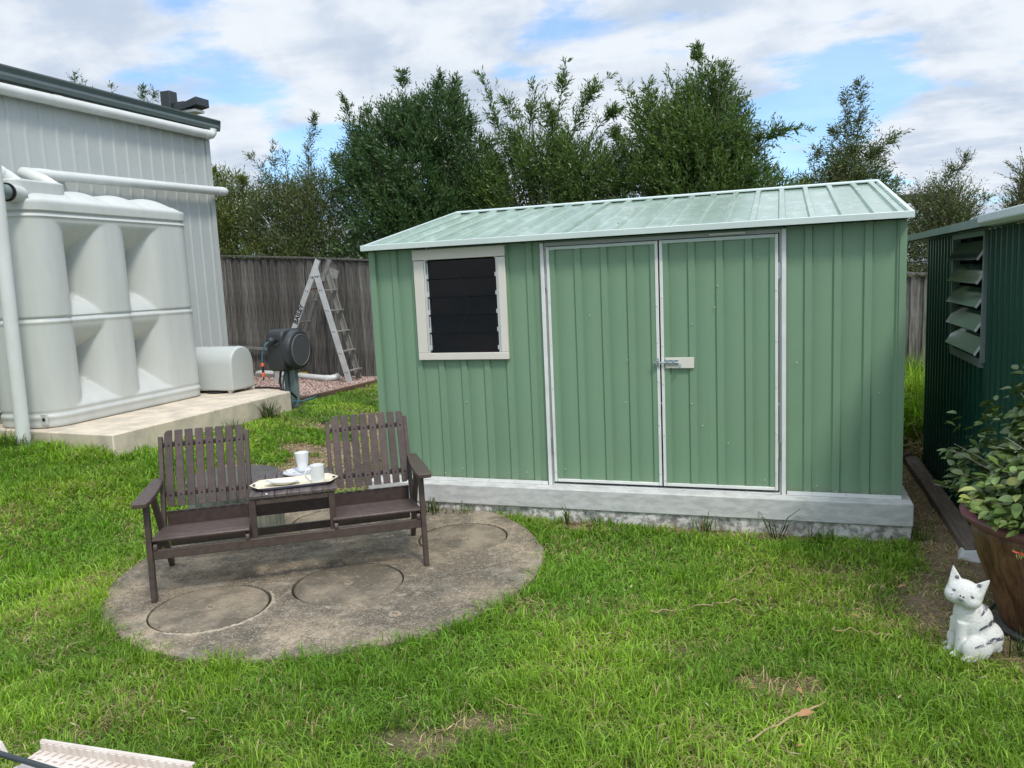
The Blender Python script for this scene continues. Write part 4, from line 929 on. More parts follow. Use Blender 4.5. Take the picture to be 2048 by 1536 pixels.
obj('eave_soffit', MB().box(4.06, 4.195, -.58, 2.6, 1.700, 1.708), 'dtrim', gs)
obj('gutter', MB().prism([(4.01, 1.715), (4.035, 1.698), (4.09, 1.696), (4.09, 1.72), (4.09, 1.758), (4.01, 1.758)], -1.9, -.56, 'y'), 'gutter_w', gs, bevel=.006)
gw = obj('window', MB().box(GX0-.024, GX0+.03, .045, .075, .88, 1.70).box(GX0-.020, GX0+.03, 1.0, 1.03, .88, 1.70).box(GX0-.022, GX0+.03, .075, 1.0, .845, .90).box(GX0-.02, GX0+.03, .075, 1.0, 1.665, 1.70), 'dtrim', gs, bevel=.003, label='open louvre window in dull grey frame')
for i in range(5):
    zc = .985+i*.148; ang = R(38); hx, hz = .080*math.sin(ang), .080*math.cos(ang)
    cx = GX0-.045
    cx = GX0-.016
    hx *= .72
    v = [(cx-hx*1.0, .085, zc-hz*.92), (cx-hx*1.0, .995, zc-hz*.92), (cx+hx*1.0, .995, zc+hz*.92), (cx+hx*1.0, .085, zc+hz*.92)]
    nn = Vector((-math.cos(ang), 0, math.sin(ang)))*.005
    v2 = [tuple(Vector(p)+nn) for p in v]
    obj('glass_louvre', MB().add(v+v2, [(0, 1, 2, 3), (7, 6, 5, 4), (0, 4, 5, 1), (1, 5, 6, 2), (2, 6, 7, 3), (3, 7, 4, 0)]), 'glass2', gw, smooth=0)
    obj('louvre_arm', MB().beam((cx-hx*1.02, .082, zc-hz*.94), (cx+hx*1.0, .082, zc+hz*.92), .010, .012), 'alu', gw)
sl = thing('timber_sleeper', 'weathered timber sleeper on the ground along the dark green shed', 'sleeper', (4.1, .7, -.25))
obj('beam', MB().box(4.045, 4.165, -.35, 1.30, -.30, -.185), 'sleeper', sl, bevel=.008)
obj('backing_beam', MB().box(4.045, 4.16, 1.36, 2.2, -.31, -.20), 'sleeper', sl, bevel=.008)
of = tag(obj('timber_offcut', MB().beam((3.92, 2.05, -.21), (4.15, 2.30, -.20), .10, .06), 'sleeper', bevel=.006), 'short timber offcut on the ground at the far end of the lane', 'timber')
tag(obj('broken_stone', MB().add([(4.0, -.38, -.27), (4.16, -.44, -.27), (4.18, -.22, -.27), (4.02, -.20, -.27), (4.03, -.36, -.2), (4.14, -.39, -.19), (4.14, -.25, -.2), (4.05, -.24, -.21)],
    [(3, 2, 1, 0), (4, 5, 6, 7), (0, 1, 5, 4), (1, 2, 6, 5), (2, 3, 7, 6), (3, 0, 4, 7)]), 'slab', bevel=.01), 'grey broken paver piece between sleeper and pot', 'stone')

# ------------------------------------------------------------------ floodlights beyond
def flood(base, h, arm, label, hx):
    t = thing('floodlight', label, 'floodlight', base, 0, 'shoebox floodlights on poles beyond the fence')
    obj('pole', MB().box(-.13, .13, -.13, .13, -base[2]-.3, h), 'lamp', t, world=False, bevel=.01)
    obj('arm', MB().box(.12, .12+arm, -.06, .06, h-.40, h-.26), 'lamp', t, world=False, bevel=.01)
    x0 = .12+arm*.55
    hd = MB().add([(x0, -.22, h-.52), (x0+hx, -.22, h-.42), (x0+hx, .22, h-.42), (x0, .22, h-.52), (x0, -.22, h-.40), (x0+hx, -.22, h-.24), (x0+hx, .22, h-.24), (x0, .22, h-.34)],
                  [(3, 2, 1, 0), (4, 5, 6, 7), (0, 1, 5, 4), (1, 2, 6, 5), (2, 3, 7, 6), (3, 0, 4, 7)])
    obj('lamp_head', hd, 'lamp', t, world=False, bevel=.01)
    obj('lens', MB().box(x0+.08, x0+hx-.10, -.16, .16, h-.545, h-.49), 'lens', t, world=False)
flood((-10.42, 10.0, 0), 6.18, .35, 'grey shoebox floodlight on a pole above the grey building roof', .62)
t = thing('floodlight', 'dark floodlight arm behind the tree at the shed corner', 'floodlight', (5.5, 9.0, 0), 0, 'shoebox floodlights on poles beyond the fence')
obj('pole', MB().box(5.42, 5.62, 8.9, 9.1, -.4, 2.62), 'lamp', t, bevel=.01)
obj('arm', MB().box(4.81, 5.42, 8.92, 9.08, 2.465, 2.60), 'lamp', t, bevel=.01)

# ------------------------------------------------------------------ leaves, twigs and trees
GOLD = 2.39996
def leaves_from_twigs(O, D, Ln, n, ll, lw, spread=.75, droop=.0, pal=None, tint=None, jitter=1.0):
    """O (T,3) twig origins, D (T,3) unit directions, Ln (T,) lengths; n leaves on each. Returns verts, faces, colours"""
    T = len(O); t = (np.arange(n)+.6)/n
    ref = np.where(np.abs(D[:, 2:3]) > .9, np.array([[1., 0, 0]]), np.array([[0, 0, 1.]]))
    A = np.cross(D, ref); A /= np.linalg.norm(A, axis=1)[:, None]; B = np.cross(D, A)
    phi = (np.arange(n)[None]*GOLD+rng.uniform(0, 6.28, (T, 1)))
    rad = A[:, None]*np.cos(phi)[..., None]+B[:, None]*np.sin(phi)[..., None]
    base = O[:, None]+D[:, None]*(Ln[:, None]*t)[..., None]
    ld_ = D[:, None]*1.0+rad*spread+rng.normal(0, .18*jitter, (T, n, 3)); ld_[..., 2] -= droop; ld_ /= np.linalg.norm(ld_, axis=2)[..., None]
    s = ll*rng.uniform(.65, 1.2, (T, n))*(1-.35*t[None]); side = np.cross(ld_, rad+rng.normal(0, .35, (T, n, 3))); side /= np.linalg.norm(side, axis=2)[..., None]
    nr = np.cross(side, ld_); w_ = s*lw/ll
    mid = base+ld_*(s*.45)[..., None]
    P_ = np.stack([base, mid+side*(w_*.5)[..., None]+nr*(w_*.12)[..., None], base+ld_*s[..., None]-nr*(s*.10)[..., None], mid-side*(w_*.5)[..., None]+nr*(w_*.12)[..., None]], 2)
    v = P_.reshape(-1, 3); k = np.arange(T*n)*4; f = np.stack([k, k+1, k+2, k+3], 1)
    pal = np.array(pal); wt = rng.random((T, n))*.6+(tint[:, None] if tint is not None else rng.random((T, 1)))*.4
    ix = wt*(len(pal)-1.001); i0 = ix.astype(int); fr_ = (ix-i0)[..., None]; c = pal[i0]*(1-fr_)+pal[i0+1]*fr_; c = c*1.22*rng.uniform(.7, 1.3, (T, n, 1))
    return v, f, np.repeat(c.reshape(-1, 3), 4, 0)
PAL = {'dark': [(.028, .062, .020), (.042, .088, .027), (.062, .115, .035), (.095, .15, .05)],
       'mid': [(.040, .075, .018), (.062, .112, .025), (.092, .150, .034), (.14, .20, .055)],
       'olive': [(.055, .080, .018), (.085, .115, .024), (.13, .16, .036), (.18, .19, .05)],
       'bronze': [(.055, .072, .028), (.068, .100, .030), (.095, .130, .038), (.15, .13, .07)]}
def tree(base, shoots, blobs, pal, label, ll=.075, lw=.022, dens=1.0, spread=.75, droop=0.0, cat='tree', name='bushy_tree', nl=7, trunk_r=.07, gz0=None):
    """shoots: (root, tip, leafiness); blobs: (centre, radii, twig count)"""
    t = thing(name, label, cat, base, 0, 'bushy trees behind the paling fence')
    tr = MB(); O, D, Ln, TT = [], [], [], []
    b0 = Vector(base); hub = b0+Vector((0, 0, 1.1))
    tr.tube([b0-Vector((0, 0, .4)), b0+Vector((.02, 0, .5)), hub], [trunk_r*1.25, trunk_r, trunk_r*.85], 8)
    for (rt, tip, leafy) in shoots:
        rt, tip = Vector(rt), Vector(tip); n = 12; bow = Vector((random.uniform(-.12, .12), random.uniform(-.12, .12), .06))
        if leafy > 1.5: bow += Vector((0, 0, .18))
        pts = [rt.lerp(tip, i/n)+bow*math.sin(i/n*math.pi) for i in range(n+1)]
        tr.tube([hub.lerp(rt, .0), hub.lerp(rt, .5)+Vector((random.uniform(-.05, .05), 0, .05))]+pts, [trunk_r*.45, trunk_r*.25]+[max(.003, .012*(1-i/n)) for i in range(n+1)], 6)
        L_ = (tip-rt).length; k = int(max(14, L_*50*leafy*dens))
        cen = [random.random()**.9*.93 for _ in range(max(3, int(L_*5)))]
        for _ in range(k):
            u = min(1, max(0, random.choice(cen)+random.gauss(0, .055))) if random.random() < .75 else random.random(); i = min(n-1, int(u*n)); p = pts[i].lerp(pts[i+1], u*n-i); d_ = (pts[i+1]-pts[i]).normalized()
            q = Vector((random.gauss(0, 1), random.gauss(0, 1), random.gauss(0, .5)+.2)).normalized()
            dd = (d_*.9+q*1.0).normalized(); le = (.12+.30*(1-u))*random.uniform(.5, 1.4)
            O.append(p); D.append(dd); Ln.append(le); TT.append(random.random())
    for (c, rad_, cnt) in blobs:
        c = np.array(c); rad_ = np.array(rad_); k = int(cnt*dens*3.3)
        d_ = rng.normal(0, 1, (k, 3)); d_ /= np.linalg.norm(d_, axis=1)[:, None]; rr = rng.random(k)**(1/2.2)
        p = c+d_*rad_*rr[:, None]; cl = fbm(p[:, 0]*1.0+c[0], p[:, 2]+p[:, 1]*.7, 2.6, 3)
        keep = cl > .37; p = p[keep]; d_ = d_[keep]
        dd = d_*.8+np.array([0, 0, .75])+rng.normal(0, .35, p.shape); dd /= np.linalg.norm(dd, axis=1)[:, None]
        O += [Vector(q) for q in p]; D += [Vector(q) for q in dd]; Ln += list(rng.uniform(.16, .34, len(p))); TT += list(np.clip(cl[keep]*1.6-.3, 0, 1))
        for _ in range(7):
            q = Vector(c+rng.normal(0, .5, 3)*rad_); tr.tube([hub, hub.lerp(q, .5)+Vector((0, 0, .05)), q], [trunk_r*.35, trunk_r*.2, .004], 5)
    O, D, Ln, TT = np.array([tuple(o) for o in O]), np.array([tuple(o) for o in D]), np.array(Ln), np.array(TT)
    v, f, c = leaves_from_twigs(O, D, Ln, nl, ll, lw, spread, droop, PAL[pal], TT)
    # twig stems
    S = MB(); sel = rng.choice(len(O), min(len(O), 700), replace=False)
    for s_ in sel: S.tube([O[s_], O[s_]+D[s_]*Ln[s_]], [.004, .0015], 3, cap=False)
    tr.add(S.v, S.f)
    obj('trunk', tr, 'bark', t, smooth=60)
    me = np_mesh('crown', v-np.array(base), [f], 'leaf', c); o = link(bpy.data.objects.new('crown', me), t)
    return t
def sh(rt, tip, l=1.0): return (rt, tip, l)
# leftmost rounded bush
tree((-7.6, 8.0, 0), [sh((-7.5, 7.9, 2.8), (-7.8, 8, 4.0), .8), sh((-7.3, 8, 2.8), (-7.1, 8, 3.75), .8), sh((-8.2, 8, 2.9), (-8.5, 8.2, 3.9))],
     [((-7.9, 8.1, 3.0), (.95, .8, .95), 520), ((-7.35, 7.8, 2.3), (.7, .7, .8), 300), ((-8.6, 8.2, 3.2), (.8, .8, .9), 200), ((-7.0, 7.7, 1.9), (1.3, .6, .6), 330)], 'olive', 'rounded yellow-green bush between the grey building and the sparse trees', ll=0.106, lw=0.032, trunk_r=.06)
# sparse shoots
tree((-6.0, 8.0, 0), [sh((-6.3, 8, 3.0), (-6.95, 8, 4.25), .8), sh((-6.2, 8, 3.1), (-6.35, 8, 4.35), .7), sh((-6.1, 8, 3.1), (-6.05, 7.9, 4.25), .7), sh((-5.8, 8, 3.0), (-5.62, 8, 4.3), .6), sh((-5.6, 8, 3.2), (-5.35, 8, 4.75), 1.0), sh((-5.3, 8, 3.0), (-5.0, 8, 3.9), .7), sh((-6.6, 8, 3.0), (-6.7, 8.1, 3.95), .6)],
     [((-6.4, 8.1, 2.75), (.75, .7, .75), 420), ((-5.5, 8.0, 2.7), (.75, .7, .85), 420), ((-5.4, 8, 3.35), (.45, .4, .45), 90), ((-5.0, 7.9, 2.4), (.6, .5, .65), 240), ((-5.8, 7.6, 1.9), (1.3, .6, .7), 420), ((-6.3, 8, 3.3), (.5, .4, .4), 60)], 'bronze', 'sparse bronze-green tree with thin upright shoots beside the dark tree', ll=0.099, lw=0.024, spread=.9, trunk_r=.05)
# big dark tree
tree((-3.4, 8.0, 0), [sh((-4.1, 8, 3.3), (-4.72, 8, 5.02), 1.0), sh((-4.0, 8, 3.3), (-4.25, 8, 4.75), 1.0), sh((-3.6, 8, 3.6), (-3.50, 8, 5.32), 1.2), sh((-3.4, 8, 3.6), (-3.15, 8, 4.85), 1.1), sh((-3.0, 8, 3.6), (-2.72, 8, 5.22), 1.5), sh((-2.9, 8, 3.7), (-2.42, 8, 5.12), 1.3), sh((-2.7, 8, 3.4), (-2.05, 8, 4.45), 1.0), sh((-4.2, 8, 3.1), (-5.02, 8, 3.95), 1.2), sh((-4.3, 8, 2.9), (-4.9, 8, 3.3), 1.0), sh((-3.8, 8, 3.5), (-3.85, 7.9, 4.6), .9)],
     [((-3.35, 8.1, 3.6), (1.15, 1.0, .95), 1300), ((-3.3, 7.9, 2.6), (1.3, 1.0, .95), 1100), ((-4.3, 7.9, 3.5), (.55, .5, .6), 260), ((-2.75, 8, 4.3), (.5, .5, .6), 260), ((-3.6, 7.6, 1.9), (1.4, .6, .7), 420), ((-4.2, 8, 4.2), (.4, .4, .5), 110), ((-2.2, 8, 3.3), (.5, .5, .8), 220), ((-3.5, 8, 4.3), (.5, .5, .5), 180)], 'dark', 'largest dark green dense tree above the near shed corner', ll=0.112, lw=0.032, trunk_r=.10)
# arching shoots
tree((-.9, 8.0, 0), [sh((-1.4, 8, 3.2), (-1.95, 8, 5.10), 1.0), sh((-1.2, 8, 3.6), (-1.72, 8, 4.85), .7), sh((-1.2, 8, 3.4), (-1.0, 8, 4.95), 1.2), sh((-.7, 8, 3.4), (-.42, 8, 5.12), 1.0), sh((-.5, 8, 3.4), (.32, 8, 4.80), 1.7), sh((-.3, 8, 3.3), (.45, 8, 4.25), 1.6), sh((-1.5, 8, 3.1), (-2.1, 8, 4.15), .6), sh((-.9, 8, 3.4), (-.75, 8, 4.4), 1.0), sh((0, 8, 3.0), (.55, 8, 3.75), .9)],
     [((-1.0, 8.1, 3.2), (.85, .8, .75), 620), ((-.9, 8, 2.5), (1.2, .9, .7), 620), ((-1.1, 8, 3.9), (.45, .4, .45), 150), ((-.3, 8, 3.3), (.6, .6, .55), 230), ((-1.9, 7.9, 2.9), (.5, .4, .75), 260), ((-1.0, 8, 4.2), (.35, .3, .4), 60), ((.1, 8, 2.9), (.6, .5, .7), 240)], 'mid', 'mid green tree with long arching shoots above the middle of the shed roof', ll=0.106, lw=0.029, trunk_r=.07)
# big right tree
tree((1.7, 8.0, 0), [sh((1.2, 8, 3.0), (.50, 8, 4.66), 1.1), sh((1.3, 8, 3.2), (.95, 8, 4.62), 1.2), sh((1.5, 8, 3.4), (1.28, 8, 4.72), 1.0), sh((1.8, 8, 3.5), (1.74, 8, 5.06), 1.1), sh((1.9, 8, 3.4), (1.95, 8, 4.80), 1.3), sh((2.0, 8, 3.4), (2.15, 8, 4.85), 1.4), sh((2.2, 8, 3.2), (2.48, 8, 4.25), 1.0), sh((2.3, 8, 3.0), (2.72, 8, 3.72), 1.0), sh((2.4, 8, 3.1), (3.42, 8, 3.62), 1.7), sh((2.3, 8, 2.7), (2.95, 8, 3.05), 1.1), sh((1.0, 8, 3.0), (.35, 8, 3.95), .9)],
     [((1.75, 8.1, 3.5), (.80, .8, .85), 800), ((1.6, 8, 2.7), (1.35, .9, .85), 950), ((.8, 8, 3.1), (.6, .6, .6), 300), ((2.3, 8, 3.0), (.5, .5, .55), 240), ((2.7, 7.9, 2.4), (.7, .5, .5), 200), ((1.9, 8, 4.2), (.45, .4, .45), 120), ((1.0, 8, 3.8), (.45, .4, .5), 100)], 'mid', 'tall bushy green tree above the shed doors with one arching shoot', ll=0.106, lw=0.031, trunk_r=.08)
# peach-leaved
tree((4.05, 8.5, 0), [sh((3.9, 8.5, 2.6), (3.98, 8.5, 4.30), 1.4), sh((4.0, 8.5, 2.7), (4.20, 8.5, 4.34), 1.3), sh((4.1, 8.5, 2.7), (4.78, 8.5, 3.50), 1.5), sh((3.7, 8.5, 2.6), (3.55, 8.5, 3.35), .8), sh((4.1, 8.5, 2.7), (4.25, 8.5, 3.45), 1.1), sh((3.7, 8.5, 2.5), (3.25, 8.5, 2.95), .8), sh((3.9, 8.5, 2.6), (3.82, 8.5, 3.7), 1.0)],
     [((4.0, 8.5, 2.55), (.75, .6, .50), 330), ((4.1, 8.5, 3.0), (.4, .35, .35), 110), ((3.4, 8.5, 2.4), (.5, .4, .4), 140), ((4.5, 8.5, 2.0), (.6, .5, .7), 200)], 'bronze', 'upright curly leaved tree over the right end of the shed ridge', ll=0.106, lw=0.025, spread=1.0, droop=.3, trunk_r=.05)
# far right bronze one
tree((5.0, 6.6, 0), [sh((4.9, 6.5, 1.8), (4.92, 6.5, 2.62), 1.2), sh((5.0, 6.5, 1.8), (5.32, 6.5, 2.88), 1.4), sh((5.1, 6.5, 1.8), (5.55, 6.5, 2.32), 1.2), sh((4.9, 6.5, 1.8), (4.70, 6.5, 2.35), 1.0), sh((5.1, 6.5, 2.0), (5.15, 6.5, 2.70), 1.3)],
     [((5.0, 6.5, 1.75), (.45, .45, .55), 420), ((5.05, 6.5, 2.15), (.38, .35, .35), 200), ((4.75, 6.4, 1.4), (.3, .3, .35), 160)], 'bronze', 'bronze leaved tree between the two green sheds', ll=.062, lw=.017, spread=.95, trunk_r=.04)
tree((5.75, 5.0, 0), [sh((5.65, 5.0, 1.7), (5.56, 5, 2.6), 1.2), sh((5.75, 5.0, 1.7), (5.72, 5, 2.75), 1.2), sh((5.7, 5.0, 1.6), (5.5, 5, 2.1), 1.0)],
     [((5.78, 5.0, 1.9), (.26, .3, .45), 160)], 'olive', 'light green sapling top at the right frame edge above the dark shed', ll=.06, lw=.018, trunk_r=.03)
tree((-10.9, 9.2, 0), [sh((-12.0, 9, 5.3), (-12.14, 9, 6.66), .5), sh((-11.2, 9, 5.2), (-11.1, 9, 6.15), .5), sh((-10.4, 9, 5.0), (-10.25, 9, 6.02), .9), sh((-10.1, 9, 5.0), (-9.85, 9, 5.95), .8), sh((-10.7, 9, 4.9), (-10.6, 9, 5.75), .6), sh((-11.7, 9, 5.2), (-11.9, 9, 6.35), .5)],
     [((-10.8, 9.2, 4.3), (1.6, .8, .8), 260)], 'dark', 'tree tips just showing above the grey building gutter', ll=.10, lw=.026, trunk_r=.10)
# spiky palm in the hedge
pm = thing('spiky_palm', 'spiky fan leaved palm low in the bushes behind the fence', 'palm', (-6.35, 7.1, 0))
O = []; fr = MB()
for k in range(34):
    a_ = random.uniform(0, 6.28); el = random.uniform(.1, 1.3); d_ = Vector((math.cos(a_)*math.cos(el), math.sin(a_)*math.cos(el), math.sin(el))); c0 = Vector((-6.35, 7.1, 1.95)); L_ = random.uniform(.45, .75)
    sd_ = d_.cross(Vector((0, 0, 1))).normalized()*.012; m_ = c0+d_*L_*.55
    fr.add([c0+sd_*.6, c0-sd_*.6, m_-sd_, c0+d_*L_-Vector((0, 0, .08)), m_+sd_], [(0, 1, 2, 4), (4, 2, 3)])
me = fr.mesh('frond'); nV = len(me.vertices)
a_ = me.color_attributes.new('col', 'FLOAT_COLOR', 'POINT'); a_.data.foreach_set('color', np.tile([.11, .14, .05, 1], nV).astype(np.float32))
obj('frond', me, 'leaf', pm, smooth=0)['kind'] = 'stuff'; obj('trunk', MB().tube([(-6.35, 7.1, -.2), (-6.35, 7.1, 1.98)], .06, 8), 'bark', pm)

# ------------------------------------------------------------------ lawn grass
cam_xy = np.array([2.9957, -5.4965])
def excluded(x, y, m=0.0):
    e = np.hypot(x-PAD_C[0], y-PAD_C[1]) < PAD_R-.02-m
    e |= (x > -.10) & (x < 3.80) & (y > -.11) & (y < 3.9)
    e |= (x < -2.90) & (y > .18) & (y < 3.5)
    e |= (x < -3.165+.112*(y-3.5)+.03) & (y > 3.2)
    e |= (x > 4.04) & (x < 7) & (y > -.8) & (y < 2.1)
    e |= np.hypot(x-4.3, y+1.27) < .30
    e |= y > fy(x)-.05
    e |= (x < -4.85)
    return e
def grass(name, N, xr, yr, dfun, label, hscale=1.0, wscale=1.0):
    x = rng.uniform(*xr, N); y = rng.uniform(*yr, N)
    k = ~excluded(x, y); x, y = x[k], y[k]
    # only what this lens or one a step to the side could see
    dx, dy = x-cam_xy[0], y-cam_xy[1]; fx, fyv = -.325, .946; dep = dx*fx+dy*fyv; lat = dx*fyv-dy*fx
    k = (dep > .4) & (np.abs(lat) < dep*.72+1.2); x, y, dep = x[k], y[k], dep[k]
    br = bare(x, y); dens = np.clip(1-br*1.0, .24, 1)*np.clip(fbm(x, y, 5.0)*1.4+.2, .3, 1)*dfun(dep)
    k = rng.random(len(x)) < dens; x, y, dep, br = x[k], y[k], dep[k], br[k]; n = len(x)
    patch = np.clip(.5+(fbm(x, y, 1.3)-.5)*1.6, 0, 1); clump = fbm(x+9, y-4, 7.0, 3)
    dp_ = np.hypot(x-PAD_C[0], y-PAD_C[1])-PAD_R
    tall = 1+.45*np.exp(-(np.clip(dp_, 0, 9)/.10)**2)+.5*sstep((-2.2-x)/1.2)*sstep((1.2-y)/.6)-.3*(y > 2.4)*(x < 0)+.9*np.exp(-((y-.02)/.15)**2)*(x < -2.9)+.6*sstep((y-2.2)/1)*(x > 3.8)
    h = (.028+.060*rng.random(n)**1.6)*(.35+1.25*clump)*tall*hscale*(1-.45*br)
    w_ = (.0016+.0024*rng.random(n))*wscale*np.clip(dep/4.0, .85, 2.2)
    a_ = 2*math.pi*fbm(x-3, y+8, 4.0, 2)*2.2+rng.normal(0, 2.2, n); lean = rng.uniform(.1, 1.35, n)+(clump < .45)*.5
    dry = rng.random(n) < np.clip(.025+.75*br+.13*sstep((patch-.64)/.15)+.10*sstep((fbm(x+30, y, 3.1)-.55)/.1), 0, .92)
    lean = np.where(dry, rng.uniform(.8, 1.9, n), lean); h = np.where(dry, h*.9, h)
    dxv, dyv = np.cos(a_), np.sin(a_); fa = a_+rng.uniform(-1.2, 1.2, n)+math.pi/2; sx, sy = np.cos(fa)*w_, np.sin(fa)*w_
    z0 = gz(x, y)-.006
    hz1, hz2 = h*.62, h*np.clip(1.05-.35*lean, .25, 1); o1, o2 = h*lean*.35, h*lean*.95
    P_ = np.stack([np.stack([x-sx, y-sy, z0], -1), np.stack([x+sx, y+sy, z0], -1),
                   np.stack([x+dxv*o1+sx*.85, y+dyv*o1+sy*.85, z0+hz1], -1), np.stack([x+dxv*o1-sx*.85, y+dyv*o1-sy*.85, z0+hz1], -1),
                   np.stack([x+dxv*o2, y+dyv*o2, z0+hz2+.0], -1)], 1)
    k5 = np.arange(n)*5; q = np.stack([k5, k5+1, k5+2, k5+3], 1); t3 = np.stack([k5+3, k5+2, k5+4], 1)
    c0 = np.array([.16, .28, .025]); c1 = np.array([.26, .41, .050]); c2 = np.array([.135, .275, .033]); cd = np.array([.52, .42, .21])
    mixv = np.clip((patch-.35)*2.2+rng.normal(0, .22, n), 0, 1)[:, None]
    c = c2*(1-mixv)+c1*mixv; c = c*(.72+.55*fbm(x+50, y+7, .9, 2))[:, None]; r2 = rng.random((n, 1)); c = c*(1-.4*r2)+c0*.4*r2; c = c*rng.uniform(.5, 1.45, (n, 1))*np.array([1.17, 1.13, 1.1])
    c = np.where(dry[:, None], cd*rng.uniform(.55, 1.15, (n, 1)), c)
    C5 = np.repeat(c, 5, 0)
    o = link(bpy.data.objects.new(name, np_mesh(name, P_.reshape(-1, 3), [q, t3], 'grass', C5)))
    tag(o, label, 'grass', kind='stuff'); return n
n1_ = grass('lawn_grass', 1700000, (-6.2, 5.4), (-4.2, 6.0), lambda d: np.clip(1.1-.10*(d-2.0), .28, 1), 'bright green mown lawn with dry straw patches')
n2_ = grass('long_grass', 40000, (3.82, 5.2), (2.15, 5.4), lambda d: np.full_like(d, .9), 'long seeding grass in the gap between the two sheds', 5.2, 1.4)
print('blades', n1_, n2_)

def tuft(loc, n, h, spread_, label, dark=False, group='weed tufts along the slabs', flat=.0):
    v = []; f = []; cols = []
    for i in range(n):
        a_ = random.uniform(0, 6.28); r0 = random.uniform(0, spread_); x0, y0_ = math.cos(a_)*r0, math.sin(a_)*r0*.5; hh = h*random.uniform(.45, 1.1); a2 = a_+random.gauss(0, .6); le = random.uniform(.15, .9)+flat; w_ = random.uniform(.0025, .005)
        sd_ = Vector((-math.sin(a2+.5), math.cos(a2+.5), 0))*w_; b0_ = len(v); dv = Vector((math.cos(a2), math.sin(a2), 0))
        p = [Vector((x0, y0_, -.01)), Vector((x0, y0_, hh*.5))+dv*hh*le*.22, Vector((x0, y0_, hh*.85*(1-.2*le)))+dv*hh*le*.55, Vector((x0, y0_, hh*(1-.35*le)))+dv*hh*le*.95]
        for q_, k in zip(p[:3], (1, .9, .6)): v += [q_-sd_*k, q_+sd_*k]
        v.append(p[3]); f += [(b0_, b0_+1, b0_+3, b0_+2), (b0_+2, b0_+3, b0_+5, b0_+4), (b0_+4, b0_+5, b0_+6)]
        c = np.array((.045, .085, .02) if dark else (.09, .16, .03))*random.uniform(.6, 1.4)
        if random.random() < .12: c = np.array((.35, .28, .14))
        cols += [c]*7
    V_ = np.array([tuple(q_) for q_ in v]); q4 = np.array([q_ for q_ in f if len(q_) == 4]); q3 = np.array([q_ for q_ in f if len(q_) == 3])
    o = link(bpy.data.objects.new('grass_tuft', np_mesh('grass_tuft', V_, [q4, q3], 'grass', np.array(cols)))); o.location = (loc[0], loc[1], float(gz(loc[0], loc[1])))
    return tag(o, label, 'grass tuft', group)
tuft((.47, -.20), 60, .20, .13, 'grass tuft at the slab edge behind the bench right armrest', True)
tuft((.72, -.17), 26, .15, .08, 'small grass tuft just right of the armrest tuft')
tuft((1.55, -.17), 14, .19, .05, 'thin sparse tuft under the left shed door edge')
tuft((2.50, -.17), 44, .16, .10, 'low tuft at the slab below the cream bolt plate', False)
tuft((2.98, -.20), 16, .28, .05, 'spidery dark tuft with long blades below the right door jamb', True, flat=.5)
tuft((3.25, -.2), 40, .14, .1, 'short tuft near the right end of the shed slab')
tuft((-2.76, 2.30), 100, .30, .16, 'big dark grass tuft beside the tank slab near the reel', True)
tuft((-2.70, 1.55), 40, .16, .16, 'lower tuft beside the middle of the tank slab')
tuft((-3.93, -.04), 90, .20, .18, 'long arching tuft around the foot of the downpipe')
tuft((-4.15, -.02), 110, .24, .26, 'long arching tuft left of the downpipe foot')
tuft((-3.6, .09), 40, .14, .2, 'tuft against the front face of the tank slab')
tuft((4.0, 2.35), 30, .22, .12, 'long tuft at the far corner of the dark shed', True)
tuft((4.02, -1.62), 26, .15, .1, 'dark tuft between the cat ornament and the pot', True)
tuft((1.10, -2.42), 20, .09, .1, 'tuft overhanging the front rim of the concrete pad')
tuft((3.86, -.10), 30, .12, .10, 'dry tuft at the right corner of the shed slab')
# broad-leaved weeds
def weed(loc, n, h, label, cat='weed'):
    O_, D_, L_ = [], [], []
    for i in range(n):
        a_ = random.uniform(0, 6.28); el = random.uniform(.5, 1.4); r0 = random.uniform(0, h*.8)
        O_.append((math.cos(a_)*r0, math.sin(a_)*r0, 0)); D_.append((math.cos(a_)*math.cos(el), math.sin(a_)*math.cos(el), math.sin(el))); L_.append(h*random.uniform(.4, 1))
    v, f, c = leaves_from_twigs(np.array(O_), np.array(D_), np.array(L_), 6, .035, .020, 1.0, .1, PAL['mid'])
    c = c*1.5
    o = link(bpy.data.objects.new('leafy_weed', np_mesh('leafy_weed', v, [f], 'leaf', c))); o.location = (loc[0], loc[1], float(gz(loc[0], loc[1]))); tag(o, label, cat, 'leafy weeds near the tank slab')
weed((-2.78, 1.25), 18, .13, 'leafy weed climbing the tank slab side behind the bench')
weed((-2.62, 2.75), 40, .07, 'low leafy weeds at the far corner of the tank slab')
weed((-3.0, .10), 12, .07, 'small dark weed at the near corner of the tank slab')
weed((-2.2, 2.6), 60, .06, 'patch of clover-like weeds before the hose reel')
weed((-2.3, 3.9), 50, .08, 'leafy weed clump in front of the timber edging')
weed((-1.6, 4.6), 40, .08, 'weed clump near the shed corner beyond the path')

